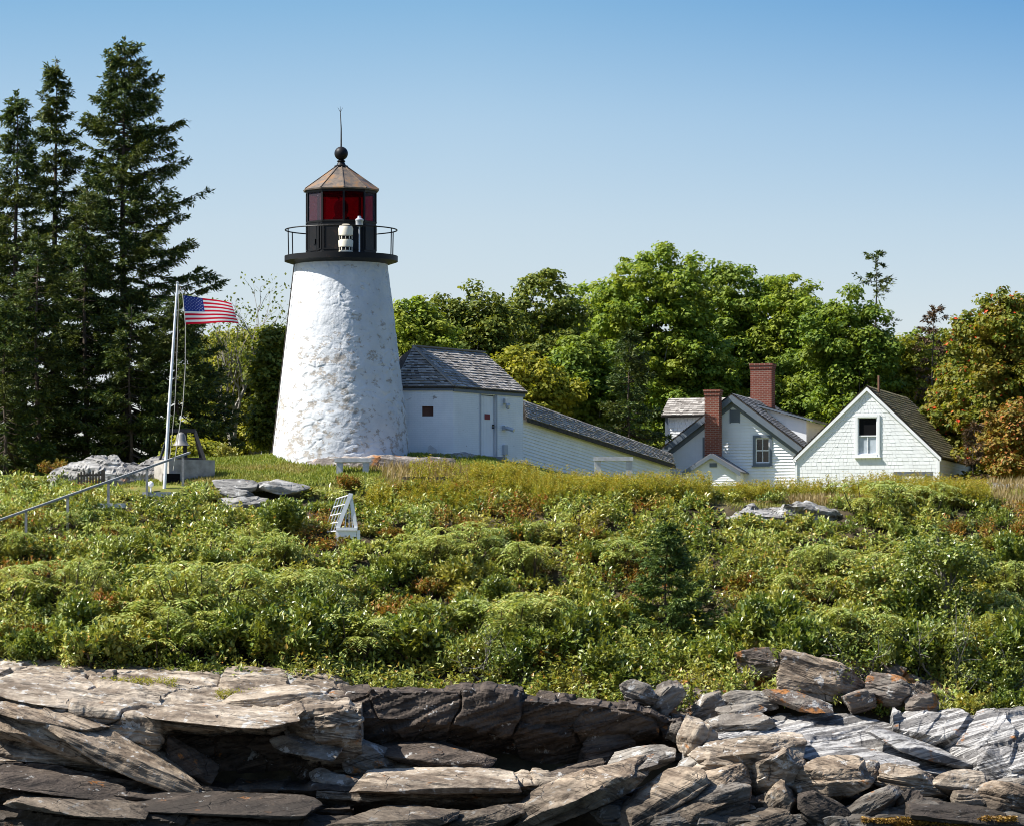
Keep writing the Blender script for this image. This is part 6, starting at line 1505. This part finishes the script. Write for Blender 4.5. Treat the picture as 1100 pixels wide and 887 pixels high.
lat = np.stack([np.cos(a_) * q_, np.sin(a_) * q_, 0 * q_], -1)[j]
ax = unit(lat * .7 + rdir(rng, n) + np.array([0, 0, .15])); out = unit(lat * .35 + np.array([0, 0, 1.1]) + .38 * rdir(rng, n)); L = .14 * rng.uniform(.55, 1.45, n)
sp = fbm(np.stack([cx * .5, cy * .5, 0 * cx + 7], -1), 3) + rng.normal(0, .12, m_); sp2 = fbm(np.stack([cx * .45, cy * .45, 0 * cx + 31], -1), 3) + rng.normal(0, .15, m_)
kind = np.where(sp > .22, 1, np.where(sp < -.30, 2, 0)); kind = np.where((sp2 > .34) & (cy > 163), 3, kind); L = L * np.array([1.0, .95, 1.25, .8])[kind][sk][j]; wd = np.array([.6, .5, .38, .5])[kind][sk][j]
tag(link('undergrowth', leaf_mesh('undergrowth', leaf_quads(P, ax, out, L, L * wd), [M['scrub'], M['bayberry'], M['sumac'], M['huckle']], kind[sk][j].astype(np.int32))), 'dense low scrub covering the whole slope between the rocks and the lawn', kind='stuff')
# goldenrod along the brow
n = 8500; D = rng.uniform(172.0, 176.6, n); px = rng.uniform(395, 1062, n)
dens = fbm(np.stack([px * .02, D * .4, 0 * D], -1), 3); ok = (dens > -.35) & ~((px > 765) & (px < 925) & (D < 174.6)) & ~((px < 505) & (D > 174.2) & (D < 180) & (rng.uniform(0, 1, n) < .8)) & ~((px < 440) & (D > 173.6))
px, D = px[ok], D[ok]; n = len(D); x = (px - PX0) / FPX * D; g = ground(x, D); H = rng.uniform(.40, .92, n) * np.where(px < 540, .6, 1.0) * (1 + .25 * dens[ok]); k = 22
lean = rng.normal(0, .10, (n, 2)); u = np.tile(np.linspace(.12, 1, k), (n, 1)) + rng.uniform(-.03, .03, (n, k))
P = np.stack([x[:, None] + lean[:, :1] * u * H[:, None], D[:, None] + lean[:, 1:] * u * H[:, None], g[:, None] + u * H[:, None]], -1).reshape(-1, 3)
az = rng.uniform(0, 6.28, n * k); ax = np.stack([np.cos(az), np.sin(az), rng.uniform(.2, 1.1, n * k)], -1); L = (.17 * (1.15 - .6 * u.ravel())) * rng.uniform(.7, 1.3, n * k)
V1 = leaf_quads(P, ax, np.array([0, 0, 1.]) + .5 * rdir(rng, n * k), L, L * .24)
f = rng.uniform(0, 1, n) < .34; m = 9; nf_ = int(f.sum()); tops = np.stack([x + lean[:, 0] * H, D + lean[:, 1] * H, g + H], -1)[f]
P = np.repeat(tops, m, 0) + np.stack([rng.normal(0, .05, nf_ * m), rng.normal(0, .05, nf_ * m), rng.uniform(-.16, .06, nf_ * m)], -1); az = rng.uniform(0, 6.28, nf_ * m); ax = np.stack([np.cos(az), np.sin(az), .3 + 0 * az], -1)
V2 = leaf_quads(P, ax, np.array([0, 0, 1.]) + .5 * rdir(rng, nf_ * m), .085, .04)
tag(link('goldenrod', leaf_mesh('goldenrod', np.concatenate([V1, V2]), [M['goldenrod'], M['golden_top']], np.concatenate([np.zeros(len(V1) // 4), np.ones(len(V2) // 4)]).astype(np.int32))), 'tall yellow green goldenrod along the brow of the hill', kind='stuff')
def blades(name, regions, mat, label, hgt, wid):
    Vs = []
    for (p0, p1, D0, D1, n) in regions:
        D = rng.uniform(D0, D1, n); px = rng.uniform(p0, p1, n); x = (px - PX0) / FPX * D; g = ground(x, D); hh = hgt * rng.uniform(.5, 1.4, n)
        e_ = np.minimum(np.minimum(px - p0, p1 - px) / 45, np.minimum(D - D0, D1 - D) / .8) + .9 * fbm(np.stack([px * .03, D * .7, 0 * D], -1), 3); ok = e_ > .25; px, D, x, g, hh = px[ok], D[ok], x[ok], g[ok], hh[ok]; n = len(px)
        hh = hh * np.clip(e_[ok] + .2, .4, 1)
        az = rng.uniform(0, 6.28, n); ax = np.stack([np.cos(az) * .35, np.sin(az) * .35, 1 + 0 * az], -1); Vs.append(leaf_quads(np.stack([x, D, g - .02], -1), ax, np.stack([np.cos(az), np.sin(az), 0 * az + .1], -1), hh, wid * rng.uniform(.7, 1.3, n)))
    tag(link(name, leaf_mesh(name, np.concatenate(Vs), M[mat])), label, kind='stuff')
blades('lawn_grass', [(195, 540, 173.8, 183.5, 46000), (990, 1160, 174, 202, 14000), (110, 270, 174.5, 182, 12000), (720, 1000, 171.5, 178, 12000)], 'grass', 'short mown grass around the lighthouse foot', .12, .035)
blades('dry_grass', [(800, 960, 172.2, 175.0, 5000), (1010, 1180, 172, 184, 10000), (385, 560, 173.0, 177.5, 4000), (580, 680, 159.0, 161.2, 1200)], 'dry_grass', 'tan dry grass above the bare outcrop and beside the barn', .38, .03)
# tufts on the ledge
def tuft_patch(px0, px1, py, D, n, label, hgt=.30):
    px = rng.uniform(px0, px1, n); k = 7; x = (px - PX0) / FPX * D; yy_ = D + rng.normal(0, .18, n); z = at(0, py, D).z + (px - px0) * 0 
    P = np.repeat(np.stack([x, yy_, z + rng.normal(0, .03, n) - .1], -1), k, 0) + rng.normal(0, .03, (n * k, 3)); P[:, 2] += np.tile(np.linspace(0, hgt, k), n); az = rng.uniform(0, 6.28, n * k)
    o = link('ledge_plants', leaf_mesh('ledge_plants', leaf_quads(P, np.stack([np.cos(az), np.sin(az), .7 + 0 * az], -1), np.array([0, 0, 1.]) + .5 * rdir(rng, n * k), .11, .035), M['goldenrod'])); tag(o, label, kind='stuff')
tuft_patch(108, 190, 737, 155.4, 200, 'green tufts growing in a crack across the broad pale ledge')
tuft_patch(232, 340, 750, 155.0, 300, 'patch of leafy plants on the broad pale ledge by its dark hollow')
# seaweed at the waterline
n = 5200; px = rng.uniform(925, 1090, n); D = rng.uniform(149.0, 150.2, n); x = (px - PX0) / FPX * D; P = np.stack([x, D, at(0, 879, 149.5).z + .16 * fbm(np.stack([x * 1.2, D * 2, 0 * x], -1), 3) + rng.uniform(-.1, .05, n)], -1); az = rng.uniform(0, 6.28, n)
tag(link('seaweed', leaf_mesh('seaweed', leaf_quads(P, np.stack([np.cos(az), np.sin(az) - .5, -.3 + 0 * az], -1), rdir(rng, n) + np.array([0, 0, 1.]), .16, .05), M['weed'])), 'orange brown seaweed draped over the lowest rocks at the bottom right', kind='stuff')
